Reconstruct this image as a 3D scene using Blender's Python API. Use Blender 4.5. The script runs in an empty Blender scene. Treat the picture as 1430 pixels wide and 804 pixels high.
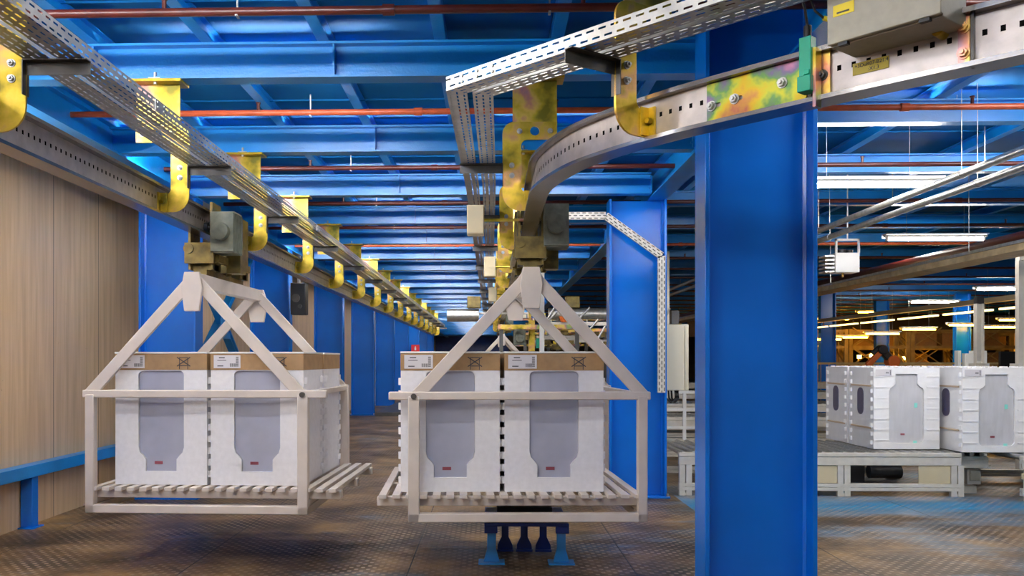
import bpy, math, random
from math import radians as R, sin, cos, pi, tan
from mathutils import Vector, Matrix
from mathutils.geometry import tessellate_polygon
random.seed(7)
scene = bpy.context.scene
col = scene.collection
# ---------------------------------------------------------------- camera
F, YAW, EYE = 1250.0, R(1.8), 1.4
VPX, HOR = 685.0, 503.0
CX = VPX - F*tan(YAW)
cam = bpy.data.objects.new('camera', bpy.data.cameras.new('camera'))
col.objects.link(cam)
cam.location = (0, 0, EYE)
cam.rotation_euler = (pi/2, 0, YAW)
cam.data.sensor_width = 36.0
cam.data.lens = 36.0*F/1430.0
cam.data.shift_x = (715.0-CX)/1430.0
cam.data.shift_y = (HOR-402.0)/1430.0
cam.data.clip_start = 0.05
scene.camera = cam
scene.view_settings.view_transform = 'Standard'
scene.view_settings.look = 'None'
scene.view_settings.exposure = 0.9
scene.view_settings.gamma = 1.0
scene.view_settings.use_curve_mapping = False
scene.cycles.max_bounces = 7
scene.cycles.diffuse_bounces = 4
scene.cycles.glossy_bounces = 4
scene.cycles.transparent_max_bounces = 16
scene.cycles.caustics_reflective = False
scene.cycles.caustics_refractive = False
scene.cycles.sample_clamp_indirect = 4.0
# ---------------------------------------------------------------- world
w = bpy.data.worlds.new('hall_air'); scene.world = w; w.use_nodes = True
w.node_tree.nodes['Background'].inputs[0].default_value = (0.85, 0.9, 1.0, 1)
w.node_tree.nodes['Background'].inputs[1].default_value = 0.10
# lamps: strengths used by the lamp builders further down
COOL, WARM = (1.0, 0.95, 0.88), (1.0, 0.43, 0.03)
TUBE_LEFT, TUBE_RIGHT, TUBE_WARM = 76.0, 100.0, 55.0

def at(x, y, Y):
    """point on world depth Y seen at pixel x, y (measurements taken from the site photo)"""
    a, b = (x-CX)/F, (HOR-y)/F
    dx, dy = a*cos(YAW)-sin(YAW), cos(YAW)+a*sin(YAW)
    t = Y/dy
    return Vector((t*dx, Y, EYE+t*b))
def ah(x, y, H):
    a, b = (x-CX)/F, (HOR-y)/F
    t = H/b
    return Vector((t*(a*cos(YAW)-sin(YAW)), t*(cos(YAW)+a*sin(YAW)), EYE+H))

# ---------------------------------------------------------------- materials
def mat(name, color=(.5,.5,.5), rough=.5, metal=0.0, noise=0.0, nscale=8.0, bump=0.0, bscale=60.0, emit=None, strength=0, stops=None, spec=None, coord='Object', stretch=(1,1,1), coat=0):
    m = bpy.data.materials.new(name); m.use_nodes = True
    nt = m.node_tree; N = nt.nodes; L = nt.links
    p = N['Principled BSDF']
    p.inputs['Base Color'].default_value = (*color, 1)
    p.inputs['Roughness'].default_value = rough
    p.inputs['Metallic'].default_value = metal
    if spec is not None: p.inputs['Specular IOR Level'].default_value = spec
    if coat: p.inputs['Coat Weight'].default_value = coat; p.inputs['Coat Roughness'].default_value = .08
    tc = N.new('ShaderNodeTexCoord'); mp = N.new('ShaderNodeMapping'); mp.inputs['Scale'].default_value = stretch
    L.new(tc.outputs[coord], mp.inputs[0])
    if noise or stops:
        n = N.new('ShaderNodeTexNoise'); n.inputs['Scale'].default_value = nscale; n.inputs['Detail'].default_value = 4
        L.new(mp.outputs[0], n.inputs['Vector'])
        r = N.new('ShaderNodeValToRGB'); L.new(n.outputs['Fac'], r.inputs[0])
        if stops:
            while len(r.color_ramp.elements) < len(stops): r.color_ramp.elements.new(.5)
            for e, (pos, c) in zip(r.color_ramp.elements, stops): e.position = pos; e.color = (*c, 1)
        else:
            r.color_ramp.elements[0].position = .3; r.color_ramp.elements[1].position = .7
            r.color_ramp.elements[0].color = (*[c*(1-noise) for c in color], 1)
            r.color_ramp.elements[1].color = (*[min(1, c*(1+noise*.6)) for c in color], 1)
        L.new(r.outputs[0], p.inputs['Base Color'])
    if bump:
        n2 = N.new('ShaderNodeTexNoise'); n2.inputs['Scale'].default_value = bscale; n2.inputs['Detail'].default_value = 2
        L.new(mp.outputs[0], n2.inputs['Vector'])
        b = N.new('ShaderNodeBump'); b.inputs['Strength'].default_value = bump; b.inputs['Distance'].default_value = .01
        L.new(n2.outputs['Fac'], b.inputs['Height']); L.new(b.outputs[0], p.inputs['Normal'])
    if emit:
        p.inputs['Emission Color'].default_value = (*emit, 1); p.inputs['Emission Strength'].default_value = strength
    return m

def mnode(nt, op, a, b=None, c=None):
    n = nt.nodes.new('ShaderNodeMath'); n.operation = op
    for i, v in enumerate((a, b, c)):
        if v is None: continue
        if isinstance(v, (int, float)): n.inputs[i].default_value = v
        else: nt.links.new(v, n.inputs[i])
    return n.outputs[0]

def perforated(name, color, pu, pv, su, sv, rough=.38, metal=.85, see_through=True, stagger=True, v0=0.0, vr=None):
    """sheet steel with rows of slots; UV is in metres (u along, v across)"""
    m = mat(name, color, rough, metal, noise=.18, nscale=14, bump=.05, bscale=90)
    nt = m.node_tree; p = nt.nodes['Principled BSDF']; out = nt.nodes['Material Output']
    uv = nt.nodes.new('ShaderNodeUVMap'); uv.uv_map = 'UVMap'
    sp = nt.nodes.new('ShaderNodeSeparateXYZ'); nt.links.new(uv.outputs[0], sp.inputs[0])
    v = mnode(nt, 'DIVIDE', mnode(nt, 'SUBTRACT', sp.outputs[1], v0), pv)
    row = mnode(nt, 'FLOOR', v)
    u = mnode(nt, 'DIVIDE', sp.outputs[0], pu)
    if stagger: u = mnode(nt, 'ADD', u, mnode(nt, 'MULTIPLY', row, .5))
    fu = mnode(nt, 'ABSOLUTE', mnode(nt, 'SUBTRACT', mnode(nt, 'FRACT', u), .5))
    fv = mnode(nt, 'ABSOLUTE', mnode(nt, 'SUBTRACT', mnode(nt, 'FRACT', v), .5))
    h = mnode(nt, 'MULTIPLY', mnode(nt, 'LESS_THAN', fu, su/pu/2), mnode(nt, 'LESS_THAN', fv, sv/pv/2))
    if vr:
        h = mnode(nt, 'MULTIPLY', h, mnode(nt, 'MULTIPLY', mnode(nt, 'GREATER_THAN', sp.outputs[1], vr[0]), mnode(nt, 'LESS_THAN', sp.outputs[1], vr[1])))
    mix = nt.nodes.new('ShaderNodeMixShader'); nt.links.new(h, mix.inputs[0])
    nt.links.new(p.outputs[0], mix.inputs[1])
    if see_through: t = nt.nodes.new('ShaderNodeBsdfTransparent')
    else:
        t = nt.nodes.new('ShaderNodeBsdfDiffuse'); t.inputs[0].default_value = (.006,.006,.006,1)
    nt.links.new(t.outputs[0], mix.inputs[2]); nt.links.new(mix.outputs[0], out.inputs[0])
    return m

BLUE = mat('blue_gloss_paint', (.003,.275,.76), .32, 0, noise=.22, nscale=1.7, bump=.16, bscale=70, spec=1.0)
BLUEC = mat('blue_column_paint', (.001,.165,.70), .24, 0, noise=.15, nscale=1.2, bump=.05, bscale=45, spec=.6)
DECK = mat('blue_deck_paint', (.005,.15,.42), .8, 0, noise=.3, nscale=.9, bump=.05, bscale=30, spec=.15)
BLUED = mat('dark_blue_paint', (.006,.03,.22), .4, 0, noise=.2)
STEEL = mat('rail_steel', (.50,.47,.45), .34, .8, noise=.22, nscale=5, bump=.03)
FLANGE = mat('rail_flange_steel', (.30,.28,.27), .24, .9, noise=.25, nscale=5)
DARKST = mat('dark_steel', (.10,.095,.09), .45, .7, noise=.25, nscale=9)
GALV = mat('galvanised_steel', (.52,.52,.50), .38, .85, noise=.2, nscale=25)
ZINC = mat('yellow_zinc_plate', (.5,.4,.1), .30, .55, nscale=4.5, stops=[(.34,(.22,.19,.02)),(.43,(.60,.42,.03)),(.50,(.80,.56,.12)),(.56,(.66,.28,.20)),(.62,(.40,.22,.26)),(.68,(.26,.40,.16)),(.76,(.62,.52,.06))])
ZINC_Y = mat('yellow_zinc_hook', (.55,.42,.07), .30, .6, nscale=7, stops=[(.32,(.20,.16,.012)),(.44,(.52,.36,.02)),(.54,(.70,.46,.06)),(.62,(.62,.34,.14)),(.72,(.30,.26,.02))])
IRID = mat('rainbow_zinc_plate', (.5,.4,.2), .28, .5, nscale=6, stops=[(.32,(.55,.16,.10)),(.42,(.75,.48,.03)),(.49,(.62,.60,.05)),(.55,(.16,.34,.10)),(.61,(.20,.16,.28)),(.68,(.52,.22,.34)),(.76,(.70,.42,.22))])
BRASS = mat('olive_brown_machinery', (.17,.12,.03), .42, .5, noise=.55, nscale=14, bump=.1)
OLIVE = mat('grey_green_motor', (.19,.20,.15), .45, .3, noise=.3, nscale=20)
WHITE = mat('cream_frame_paint', (.66,.58,.52), .4, 0, noise=.10, nscale=6)
FOAM = mat('white_foam', (.80,.79,.82), .65, 0, noise=.05, nscale=30, bump=.06, bscale=220)
FOAMS = mat('shiny_wrapped_foam', (.92,.92,.94), .32, 0, noise=.04, nscale=12, bump=.12, bscale=16)
FILM = mat('grey_film_panel', (.40,.41,.50), .35, 0, noise=.08, nscale=7, bump=.06, bscale=12)
FILML = mat('light_film_panel', (.62,.62,.65), .25, 0, noise=.08, nscale=7, bump=.25, bscale=7, stretch=(3,1,.6))
CARD = mat('brown_cardboard', (.37,.22,.10), .7, 0, noise=.15, nscale=15)
PAPER = mat('white_label_paper', (.66,.64,.68), .6)
INK = mat('black_ink', (.03,.03,.04), .6)
REDINK = mat('dark_red_print', (.25,.05,.07), .6)
STRAP = mat('beige_strap', (.62,.47,.33), .5)
DARKV = mat('dark_violet_opening', (.10,.09,.15), .4)
RUBBER = mat('black_rubber', (.012,.012,.014), .5)
REDP = mat('orange_pipe_paint', (.55,.10,.035), .35, 0, noise=.3, nscale=9)
DREDP = mat('dark_red_pipe_paint', (.075,.012,.008), .35, 0, noise=.3, nscale=9)
BEIGE = mat('beige_sheet_metal', (.66,.56,.36), .5, 0, noise=.06, nscale=5)
CABG = mat('grey_cabinet_paint', (.38,.36,.29), .5, 0, noise=.08, nscale=30, bump=.04, bscale=200)
ALU = mat('aluminium_profile', (.76,.72,.64), .35, .2, noise=.1, nscale=12)
CREAMP = mat('pale_cabinet_paint', (.70,.64,.47), .5)
YEL = mat('yellow_label', (.80,.62,.03), .5)
GREEN = mat('green_plastic', (.0,.34,.20), .35)
ORANGE = mat('orange_robot_paint', (.75,.16,.03), .4)
REDS = mat('red_sign', (.65,.02,.03), .4)
RACKM = mat('yellowish_rack_steel', (.48,.36,.16), .45, .3, noise=.3, nscale=4)
BROWNM = mat('brown_dark_shed', (.10,.07,.035), .6, 0, noise=.4, nscale=1.5)
TURQ = mat('turquoise_print', (.25,.72,.64), .5)
WHITEP = mat('white_enamel', (.78,.78,.76), .4)
TRAY = perforated('perforated_tray_steel', (.56,.55,.52), .055, .030, .034, .0075)
TRAYF = perforated('fine_perforated_tray_steel', (.56,.55,.52), .028, .03, .010, .006)
RAILM = perforated('rail_web_steel', (.52,.47,.45), .048, .5, .014, .018, rough=.40, metal=.55, see_through=False, stagger=False, v0=-.262)
EMC = mat('cool_tube_glass', (1,1,1), .5, emit=COOL, strength=TUBE_RIGHT)
EML = mat('bay_tube_glass', (1,1,1), .5, emit=COOL, strength=TUBE_LEFT)
EMW = mat('warm_tube_glass', (1,1,1), .5, emit=WARM, strength=TUBE_WARM)
EMWD = mat('dim_warm_strip', (1,1,1), .5, emit=(1,.66,.22), strength=2.2)

def floor_material():
    m = mat('worn_chequer_plate', (.2,.15,.1), .42, .15)
    nt = m.node_tree; N = nt.nodes; L = nt.links; p = N['Principled BSDF']
    tc = N.new('ShaderNodeTexCoord'); sp = N.new('ShaderNodeSeparateXYZ'); L.new(tc.outputs['Object'], sp.inputs[0])
    X, Y = sp.outputs[0], sp.outputs[1]
    def noise(scale, detail=5, rough=.6, st=(1,1,1)):
        mp = N.new('ShaderNodeMapping'); mp.inputs['Scale'].default_value = st; L.new(tc.outputs['Object'], mp.inputs[0])
        n = N.new('ShaderNodeTexNoise'); n.inputs['Scale'].default_value = scale; n.inputs['Detail'].default_value = detail; n.inputs['Roughness'].default_value = rough
        L.new(mp.outputs[0], n.inputs['Vector']); return n.outputs['Fac']
    def ramp(fac, stops):
        r = N.new('ShaderNodeValToRGB'); L.new(fac, r.inputs[0])
        while len(r.color_ramp.elements) < len(stops): r.color_ramp.elements.new(.5)
        for e, (pos, c) in zip(r.color_ramp.elements, stops): e.position = pos; e.color = (*c, 1)
        return r.outputs[0]
    def mix(f, a, b):
        n = N.new('ShaderNodeMix'); n.data_type = 'RGBA'
        if isinstance(f, (int, float)): n.inputs[0].default_value = f
        else: L.new(f, n.inputs[0])
        L.new(a, n.inputs[6]); L.new(b, n.inputs[7]); return n.outputs[2]
    brown = ramp(noise(1.1, 6, .65), [(.34,(.02,.012,.006)),(.48,(.10,.058,.025)),(.58,(.22,.13,.055)),(.72,(.42,.25,.09))])
    blue = ramp(noise(2.2), [(.3,(.06,.11,.16)),(.6,(.13,.25,.38)),(.8,(.05,.26,.50))])
    # blue paint remains: more on the right, in front of the conveyor
    zone = mnode(nt, 'MULTIPLY', mnode(nt, 'SMOOTH_MAX', mnode(nt, 'MULTIPLY', mnode(nt, 'MINIMUM', mnode(nt, 'ADD', X, .4), 2.5), .16), 0, .2), .30)
    strip = mnode(nt, 'MULTIPLY', mnode(nt, 'GREATER_THAN', X, 1.9), mnode(nt, 'SUBTRACT', 1.0, mnode(nt, 'MINIMUM', 1.0, mnode(nt, 'ABSOLUTE', mnode(nt, 'MULTIPLY', mnode(nt, 'SUBTRACT', Y, 8.75), 1.35)))))
    f = mnode(nt, 'ADD', mnode(nt, 'ADD', noise(.9, 6, .65, (.7,1.3,1)), zone), mnode(nt, 'MULTIPLY', strip, .45))
    fr = N.new('ShaderNodeMapRange'); fr.inputs[1].default_value = .60; fr.inputs[2].default_value = .78; L.new(f, fr.inputs[0])
    base = mix(fr.outputs[0], brown, blue)
    sat = ramp(noise(3.0), [(.3,(.0,.16,.36)),(.7,(.0,.28,.55))])
    sr = N.new('ShaderNodeMapRange'); sr.inputs[1].default_value = .75; sr.inputs[2].default_value = 1.1
    L.new(mnode(nt, 'ADD', strip, mnode(nt, 'MULTIPLY', noise(1.3), .5)), sr.inputs[0])
    base = mix(sr.outputs[0], base, sat)
    # raised pattern
    k = 2*pi/.080
    s1 = mnode(nt, 'MULTIPLY', mnode(nt, 'SINE', mnode(nt, 'MULTIPLY', X, k)), mnode(nt, 'SINE', mnode(nt, 'MULTIPLY', Y, k*.8)))
    pr = N.new('ShaderNodeMapRange'); pr.inputs[1].default_value = .25; pr.inputs[2].default_value = .6; L.new(s1, pr.inputs[0])
    worn = mnode(nt, 'MULTIPLY', pr.outputs[0], mnode(nt, 'MULTIPLY', mnode(nt, 'MAXIMUM', mnode(nt, 'SUBTRACT', noise(1.7), .36), 0.0), 2.6))
    lightc = N.new('ShaderNodeRGB'); lightc.outputs[0].default_value = (.50,.37,.26,1)
    base = mix(worn, base, lightc.outputs[0])
    # plate joints 1.5 m x 3 m
    def joint(c, period, off):
        a = mnode(nt, 'FRACT', mnode(nt, 'DIVIDE', mnode(nt, 'ADD', c, off), period))
        return mnode(nt, 'LESS_THAN', a, .009/period)
    j = mnode(nt, 'MAXIMUM', joint(X, 1.5, 30-.95), joint(Y, 1.32, 30-5.05))
    blk = N.new('ShaderNodeRGB'); blk.outputs[0].default_value = (.012,.009,.007,1)
    base = mix(j, base, blk.outputs[0])
    L.new(base, p.inputs['Base Color'])
    b = N.new('ShaderNodeBump'); b.inputs['Strength'].default_value = .6; b.inputs['Distance'].default_value = .004
    L.new(mnode(nt, 'SUBTRACT', pr.outputs[0], j), b.inputs['Height']); L.new(b.outputs[0], p.inputs['Normal'])
    rr = N.new('ShaderNodeMapRange'); rr.inputs[3].default_value = .30; rr.inputs[4].default_value = .62; L.new(noise(3), rr.inputs[0])
    L.new(rr.outputs[0], p.inputs['Roughness'])
    return m
FLOOR = floor_material()

def wall_material():
    m = mat('cream_panel_wall', (.56,.42,.27), .38, .12)
    nt = m.node_tree; N = nt.nodes; L = nt.links; p = N['Principled BSDF']
    tc = N.new('ShaderNodeTexCoord'); sp = N.new('ShaderNodeSeparateXYZ'); L.new(tc.outputs['Object'], sp.inputs[0])
    Y = sp.outputs[1]
    fr = mnode(nt, 'FRACT', mnode(nt, 'DIVIDE', mnode(nt, 'ADD', Y, .37), .92))
    seam = mnode(nt, 'LESS_THAN', fr, .010)
    rib = mnode(nt, 'SINE', mnode(nt, 'MULTIPLY', Y, 2*pi/.092))
    mp = N.new('ShaderNodeMapping'); mp.inputs['Scale'].default_value = (1,9,.5); L.new(tc.outputs['Object'], mp.inputs[0])
    n = N.new('ShaderNodeTexNoise'); n.inputs['Scale'].default_value = 2.2; n.inputs['Detail'].default_value = 6; L.new(mp.outputs[0], n.inputs[0])
    r = N.new('ShaderNodeValToRGB'); L.new(n.outputs['Fac'], r.inputs[0])
    r.color_ramp.elements[0].position = .3; r.color_ramp.elements[0].color = (.66,.44,.24,1)
    r.color_ramp.elements[1].position = .7; r.color_ramp.elements[1].color = (.84,.60,.36,1)
    n2 = N.new('ShaderNodeTexNoise'); n2.inputs['Scale'].default_value = 5; n2.inputs['Detail'].default_value = 8; n2.inputs['Roughness'].default_value = .75; L.new(tc.outputs['Object'], n2.inputs[0])
    spot = mnode(nt, 'MULTIPLY', mnode(nt, 'GREATER_THAN', n2.outputs['Fac'], .70), .7)
    dark = N.new('ShaderNodeRGB'); dark.outputs[0].default_value = (.16,.10,.06,1)
    mx = N.new('ShaderNodeMix'); mx.data_type = 'RGBA'; L.new(mnode(nt, 'MAXIMUM', seam, spot), mx.inputs[0]); L.new(r.outputs[0], mx.inputs[6]); L.new(dark.outputs[0], mx.inputs[7])
    L.new(mx.outputs[2], p.inputs['Base Color'])
    b = N.new('ShaderNodeBump'); b.inputs['Strength'].default_value = .25; b.inputs['Distance'].default_value = .004
    L.new(mnode(nt, 'SUBTRACT', mnode(nt, 'MULTIPLY', rib, .3), seam), b.inputs['Height']); L.new(b.outputs[0], p.inputs['Normal'])
    return m
WALL = wall_material()

# ---------------------------------------------------------------- mesh builder
class MB:
    def __init__(s): s.v = []; s.f = []; s.uv = {}; s.mi = {}
    def add(s, vs, fs, mi=0, T=None):
        o = len(s.v)
        for v in vs:
            v = Vector(v)
            s.v.append(T @ v if T else v)
        for f in fs:
            if mi: s.mi[len(s.f)] = mi
            s.f.append([i+o for i in f])
        return s
    def box(s, x0, x1, y0, y1, z0, z1, mi=0, T=None):
        vs = [(x0,y0,z0),(x1,y0,z0),(x1,y1,z0),(x0,y1,z0),(x0,y0,z1),(x1,y0,z1),(x1,y1,z1),(x0,y1,z1)]
        return s.add(vs, [(3,2,1,0),(4,5,6,7),(0,1,5,4),(1,2,6,5),(2,3,7,6),(3,0,4,7)], mi, T)
    def frame(s, a, b, up=(0,0,1)):
        a, b = Vector(a), Vector(b); d = (b-a); l = d.length; d.normalize()
        u = Vector(up)
        if abs(d.dot(u)) > .98: u = Vector((0,1,0))
        x = d.cross(u).normalized(); z = x.cross(d).normalized()
        return Matrix(((x.x,d.x,z.x,a.x),(x.y,d.y,z.y,a.y),(x.z,d.z,z.z,a.z),(0,0,0,1))), l
    def bar(s, a, b, w, h, mi=0, up=(0,0,1), T=None):
        M, l = s.frame(a, b, up)
        if T: M = T @ M
        return s.box(-w/2, w/2, 0, l, -h/2, h/2, mi, M)
    def cyl(s, a, b, r, n=14, mi=0, T=None, r2=None):
        M, l = s.frame(a, b)
        if T: M = T @ M
        r2 = r if r2 is None else r2
        vs = [(r*cos(2*pi*i/n), 0, r*sin(2*pi*i/n)) for i in range(n)] + [(r2*cos(2*pi*i/n), l, r2*sin(2*pi*i/n)) for i in range(n)]
        fs = [(i, n+i, n+(i+1)%n, (i+1)%n) for i in range(n)] + [tuple(range(n)), tuple(range(2*n-1, n-1, -1))]
        return s.add(vs, fs, mi, M)
    def tube(s, pts, r, n=8, mi=0):
        pts = [Vector(p) for p in pts]; o = len(s.v); rings = []
        for i, p in enumerate(pts):
            d = (pts[min(i+1, len(pts)-1)] - pts[max(i-1, 0)]).normalized()
            u = Vector((0,0,1)) if abs(d.z) < .9 else Vector((0,1,0))
            x = d.cross(u).normalized(); z = x.cross(d)
            for k in range(n): s.v.append(p + (x*cos(2*pi*k/n) + z*sin(2*pi*k/n))*r)
        for i in range(len(pts)-1):
            for k in range(n):
                if mi: s.mi[len(s.f)] = mi
                s.f.append([o+i*n+k, o+i*n+(k+1)%n, o+(i+1)*n+(k+1)%n, o+(i+1)*n+k])
        for e in (0, len(pts)-1):
            if mi: s.mi[len(s.f)] = mi
            s.f.append([o+e*n+k for k in range(n)][::(-1 if e else 1)])
        return s
    def prism(s, outer, y0, y1, holes=(), mi=0, T=None):
        """outline in x,z extruded along y"""
        loops = [list(outer)] + [list(h) for h in holes]
        flat = [p for l in loops for p in l]
        tris = tessellate_polygon([[Vector((p[0], p[1], 0)) for p in l] for l in loops])
        n = len(flat)
        vs = [(x, y0, z) for x, z in flat] + [(x, y1, z) for x, z in flat]
        fs = []
        for t in tris:
            a, b, c = t
            pa, pb, pc = flat[a], flat[b], flat[c]
            ar = (pb[0]-pa[0])*(pc[1]-pa[1]) - (pb[1]-pa[1])*(pc[0]-pa[0])
            if abs(ar) < 1e-12: continue
            if ar < 0: a, c = c, a
            fs.append((a, b, c)); fs.append((c+n, b+n, a+n))
        k = 0
        for li, l in enumerate(loops):
            m = len(l)
            A = sum(l[i][0]*l[(i+1)%m][1]-l[(i+1)%m][0]*l[i][1] for i in range(m))
            flip = (A > 0) == (li == 0)
            for i in range(m):
                q = (k+i, k+(i+1)%m, k+(i+1)%m+n, k+i+n)
                fs.append(q[::-1] if flip else q)
            k += m
        return s.add(vs, fs, mi, T)
    def sweep(s, path, quads, mi=0):
        """quads: list of (p0,p1,v0,v1) segments in the cross-section (x right of travel, z up); path: points. UV u=length"""
        pts = [Vector(p) for p in path]
        norms = []
        for i in range(len(pts)):
            ds = []
            if i > 0: ds.append((pts[i]-pts[i-1]).normalized())
            if i < len(pts)-1: ds.append((pts[i+1]-pts[i]).normalized())
            ns = [Vector((d.y, -d.x, 0)).normalized() for d in ds]
            m = (ns[0]+ns[-1]).normalized(); m = m / max(.3, m.dot(ns[0]))
            norms.append(m)
        L = [0]
        for i in range(1, len(pts)): L.append(L[-1]+(pts[i]-pts[i-1]).length)
        for (p0, p1, v0, v1) in quads:
            for i in range(len(pts)-1):
                o = len(s.v)
                for j in (i, i+1):
                    for q in (p0, p1):
                        s.v.append(pts[j] + norms[j]*q[0] + Vector((0,0,q[1])))
                if mi: s.mi[len(s.f)] = mi
                s.uv[len(s.f)] = [(L[i],v0),(L[i],v1),(L[i+1],v1),(L[i+1],v0)]
                s.f.append([o, o+1, o+3, o+2])
        return s
    def sweep_box(s, path, x0, x1, z0, z1, mi=0):
        w, h = x1-x0, z1-z0
        return s.sweep(path, [((x0,z0),(x1,z0),0,w),((x1,z0),(x1,z1),0,h),((x1,z1),(x0,z1),0,w),((x0,z1),(x0,z0),0,h)], mi)
    def build(s, name, mats, parent=None, bevel=0, smooth=True, origin=None):
        if not isinstance(mats, (list, tuple)): mats = [mats]
        me = bpy.data.meshes.new(name)
        o3 = Vector(origin) if origin is not None else Vector((0,0,0))
        me.from_pydata([tuple(v-o3) for v in s.v], [], s.f)
        for m in mats: me.materials.append(m)
        for i, k in s.mi.items(): me.polygons[i].material_index = k
        if s.uv:
            ul = me.uv_layers.new(name='UVMap')
            for i, uvs in s.uv.items():
                for li, u in zip(me.polygons[i].loop_indices, uvs): ul.data[li].uv = u
        me.validate()
        if smooth:
            for p in me.polygons: p.use_smooth = True
            me.set_sharp_from_angle(angle=R(35))
        o = bpy.data.objects.new(name, me); col.objects.link(o)
        o.location = o3
        if parent is not None: o.parent = parent
        if bevel:
            b = o.modifiers.new('Bevel', 'BEVEL'); b.width = bevel; b.segments = 2; b.limit_method = 'ANGLE'
        return o

def tag(o, label, cat, group=None):
    o['label'] = label; o['category'] = cat
    if group: o['group'] = group
    return o
def thing(name, label, cat, loc=(0,0,0), rz=0, group=None):
    o = bpy.data.objects.new(name, None); col.objects.link(o)
    o.location = loc; o.rotation_euler = (0,0,rz); o.empty_display_size = .1
    return tag(o, label, cat, group)
def struct(o): o['kind'] = 'structure'; return o
def dup(root, loc, rz=0, label=None, group=None):
    def cp(o, parent):
        c = o.copy(); col.objects.link(c)
        if parent is not None: c.parent = parent
        for ch in list(kids.get(o, [])): cp(ch, c)
        return c
    kids = {}
    for o in list(bpy.data.objects):
        if o.parent is not None: kids.setdefault(o.parent, []).append(o)
    r = cp(root, None); r.location = loc; r.rotation_euler = (0,0,rz)
    if label: r['label'] = label
    if group: r['group'] = group
    return r
ORD = ['first','second','third','fourth','fifth','sixth','seventh','eighth','ninth','tenth','eleventh','twelfth','thirteenth','fourteenth','fifteenth','sixteenth','seventeenth','eighteenth','nineteenth','twentieth'] + ['twenty-'+q for q in ('first','second','third','fourth','fifth','sixth','seventh','eighth','ninth')] + ['thirtieth','thirty-first','thirty-second','thirty-third','thirty-fourth','thirty-fifth','thirty-sixth']

def rrect(x0, x1, z0, z1, r, n=5):
    pts = []
    for cx, cz, a in ((x1-r,z1-r,0),(x0+r,z1-r,90),(x0+r,z0+r,180),(x1-r,z0+r,270)):
        for i in range(n+1):
            t = R(a+90*i/n); pts.append((cx+r*cos(t), cz+r*sin(t)))
    return pts
def circle(x, z, r, n=16): return [(x+r*cos(2*pi*i/n), z+r*sin(2*pi*i/n)) for i in range(n)]

def ibeam_h(mb, a, b, w, h, tf=.014, tw=.010, T=None, mi=0):
    """I-section between two points, z up; points are at the section's bottom centre"""
    M, l = mb.frame(a, b)
    if T: M = T @ M
    mb.box(-w/2, w/2, 0, l, 0, tf, mi, M); mb.box(-w/2, w/2, 0, l, h-tf, h, mi, M); mb.box(-tw/2, tw/2, 0, l, tf, h-tf, mi, M)

# ================================================================ SETTING
YEND = 64.0
m = MB().box(-3.92, 26, -4, YEND+6, -.12, 0); struct(m.build('floor', FLOOR, smooth=False))
m = MB().box(-4.1, -3.92, -4, YEND, 0, 3.34); struct(m.build('wall_left', WALL, smooth=False))
m = MB().box(26, 26.2, -4, YEND+6, 0, 3.6); struct(m.build('wall_right', BROWNM, smooth=False))
m = MB().box(-3.92, 26, YEND+6, YEND+6.2, 0, 3.6); struct(m.build('wall_back', BROWNM, smooth=False))
SP, Y1 = 1.87, 5.28
HB = EYE+1.66                     # underside of left-bay beams
m = MB().box(-3.92, 1.70, -4, YEND, HB+.30, HB+.36)
y = -3.6
while y < YEND:
    m.box(-3.9, 1.7, y, y+.012, HB+.288, HB+.30); y += .935
struct(m.build('ceiling', DECK, smooth=False))
m = MB().box(1.70, 26, -4, YEND+6, EYE+2.16, EYE+2.22)
y = -3.6
while y < YEND:
    m.box(1.75, 20, y, y+.012, EYE+2.148, EYE+2.16); y += .935
struct(m.build('ceiling', DECK, smooth=False))
m = MB().box(-3.92, 1.3, YEND-.1, YEND, 0, 3.34); struct(m.build('wall_end', BLUED, smooth=False))
m = MB().box(-2.9, .9, 22.4, 34, 0, .10); struct(m.build('trim_1', DARKST, smooth=False))   # raised step at the end of the aisle

# transverse beams
nb = -2
bays = list(range(-4, 31))
for k in bays:
    Y = Y1 + SP*k
    m = MB(); ibeam_h(m, (-3.9, Y, HB), (1.60, Y, HB), .13, .21)
    for xs in (-2.35+.0, -.92, .62): m.box(xs-.005, xs+.005, Y-.06, Y+.06, HB+.014, HB+.196)
    o = m.build('ceiling_beam', BLUE)
    nm = ORD[k] if k >= 0 else 'unseen'
    tag(o, f'glossy blue steel beam across the left bay ceiling, {nm} from the camera' if k >= 0 else f'glossy blue steel beam across the left bay above the camera', 'beam', 'blue beams across the left bay')
for k in bays:
    Y = Y1 + SP*k
    m = MB(); ibeam_h(m, (1.80, Y, EYE+1.86), (20, Y, EYE+1.86), .12, .18)
    o = m.build('ceiling_beam', BLUE)
    n2 = k-1
    tag(o, f'blue steel beam across the right bay ceiling, {ORD[n2]} visible right of the near column' if n2 >= 0 else 'blue steel beam across the right bay above the camera', 'beam', 'blue beams across the right bay')
# joists on the beams
for i in range(8):
    x = -3.72 + .685*i
    m = MB(); ibeam_h(m, (x, -3.9, HB+.212), (x, YEND-.2, HB+.212), .07, .085, .008, .006)
    tag(m.build('ceiling_joist', BLUE), f'slim blue joist under the left bay deck, {ORD[i]} counted from the cream wall', 'joist', 'joists under the left bay deck')
for i in range(14):
    x = 2.35 + 1.15*i
    m = MB(); ibeam_h(m, (x, -3.9, EYE+2.042), (x, YEND-.2, EYE+2.042), .08, .103, .008, .006)
    tag(m.build('ceiling_joist', BLUE), f'slim blue joist under the right bay deck, {ORD[i]} counted from the column row', 'joist', 'joists under the right bay deck')
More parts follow.
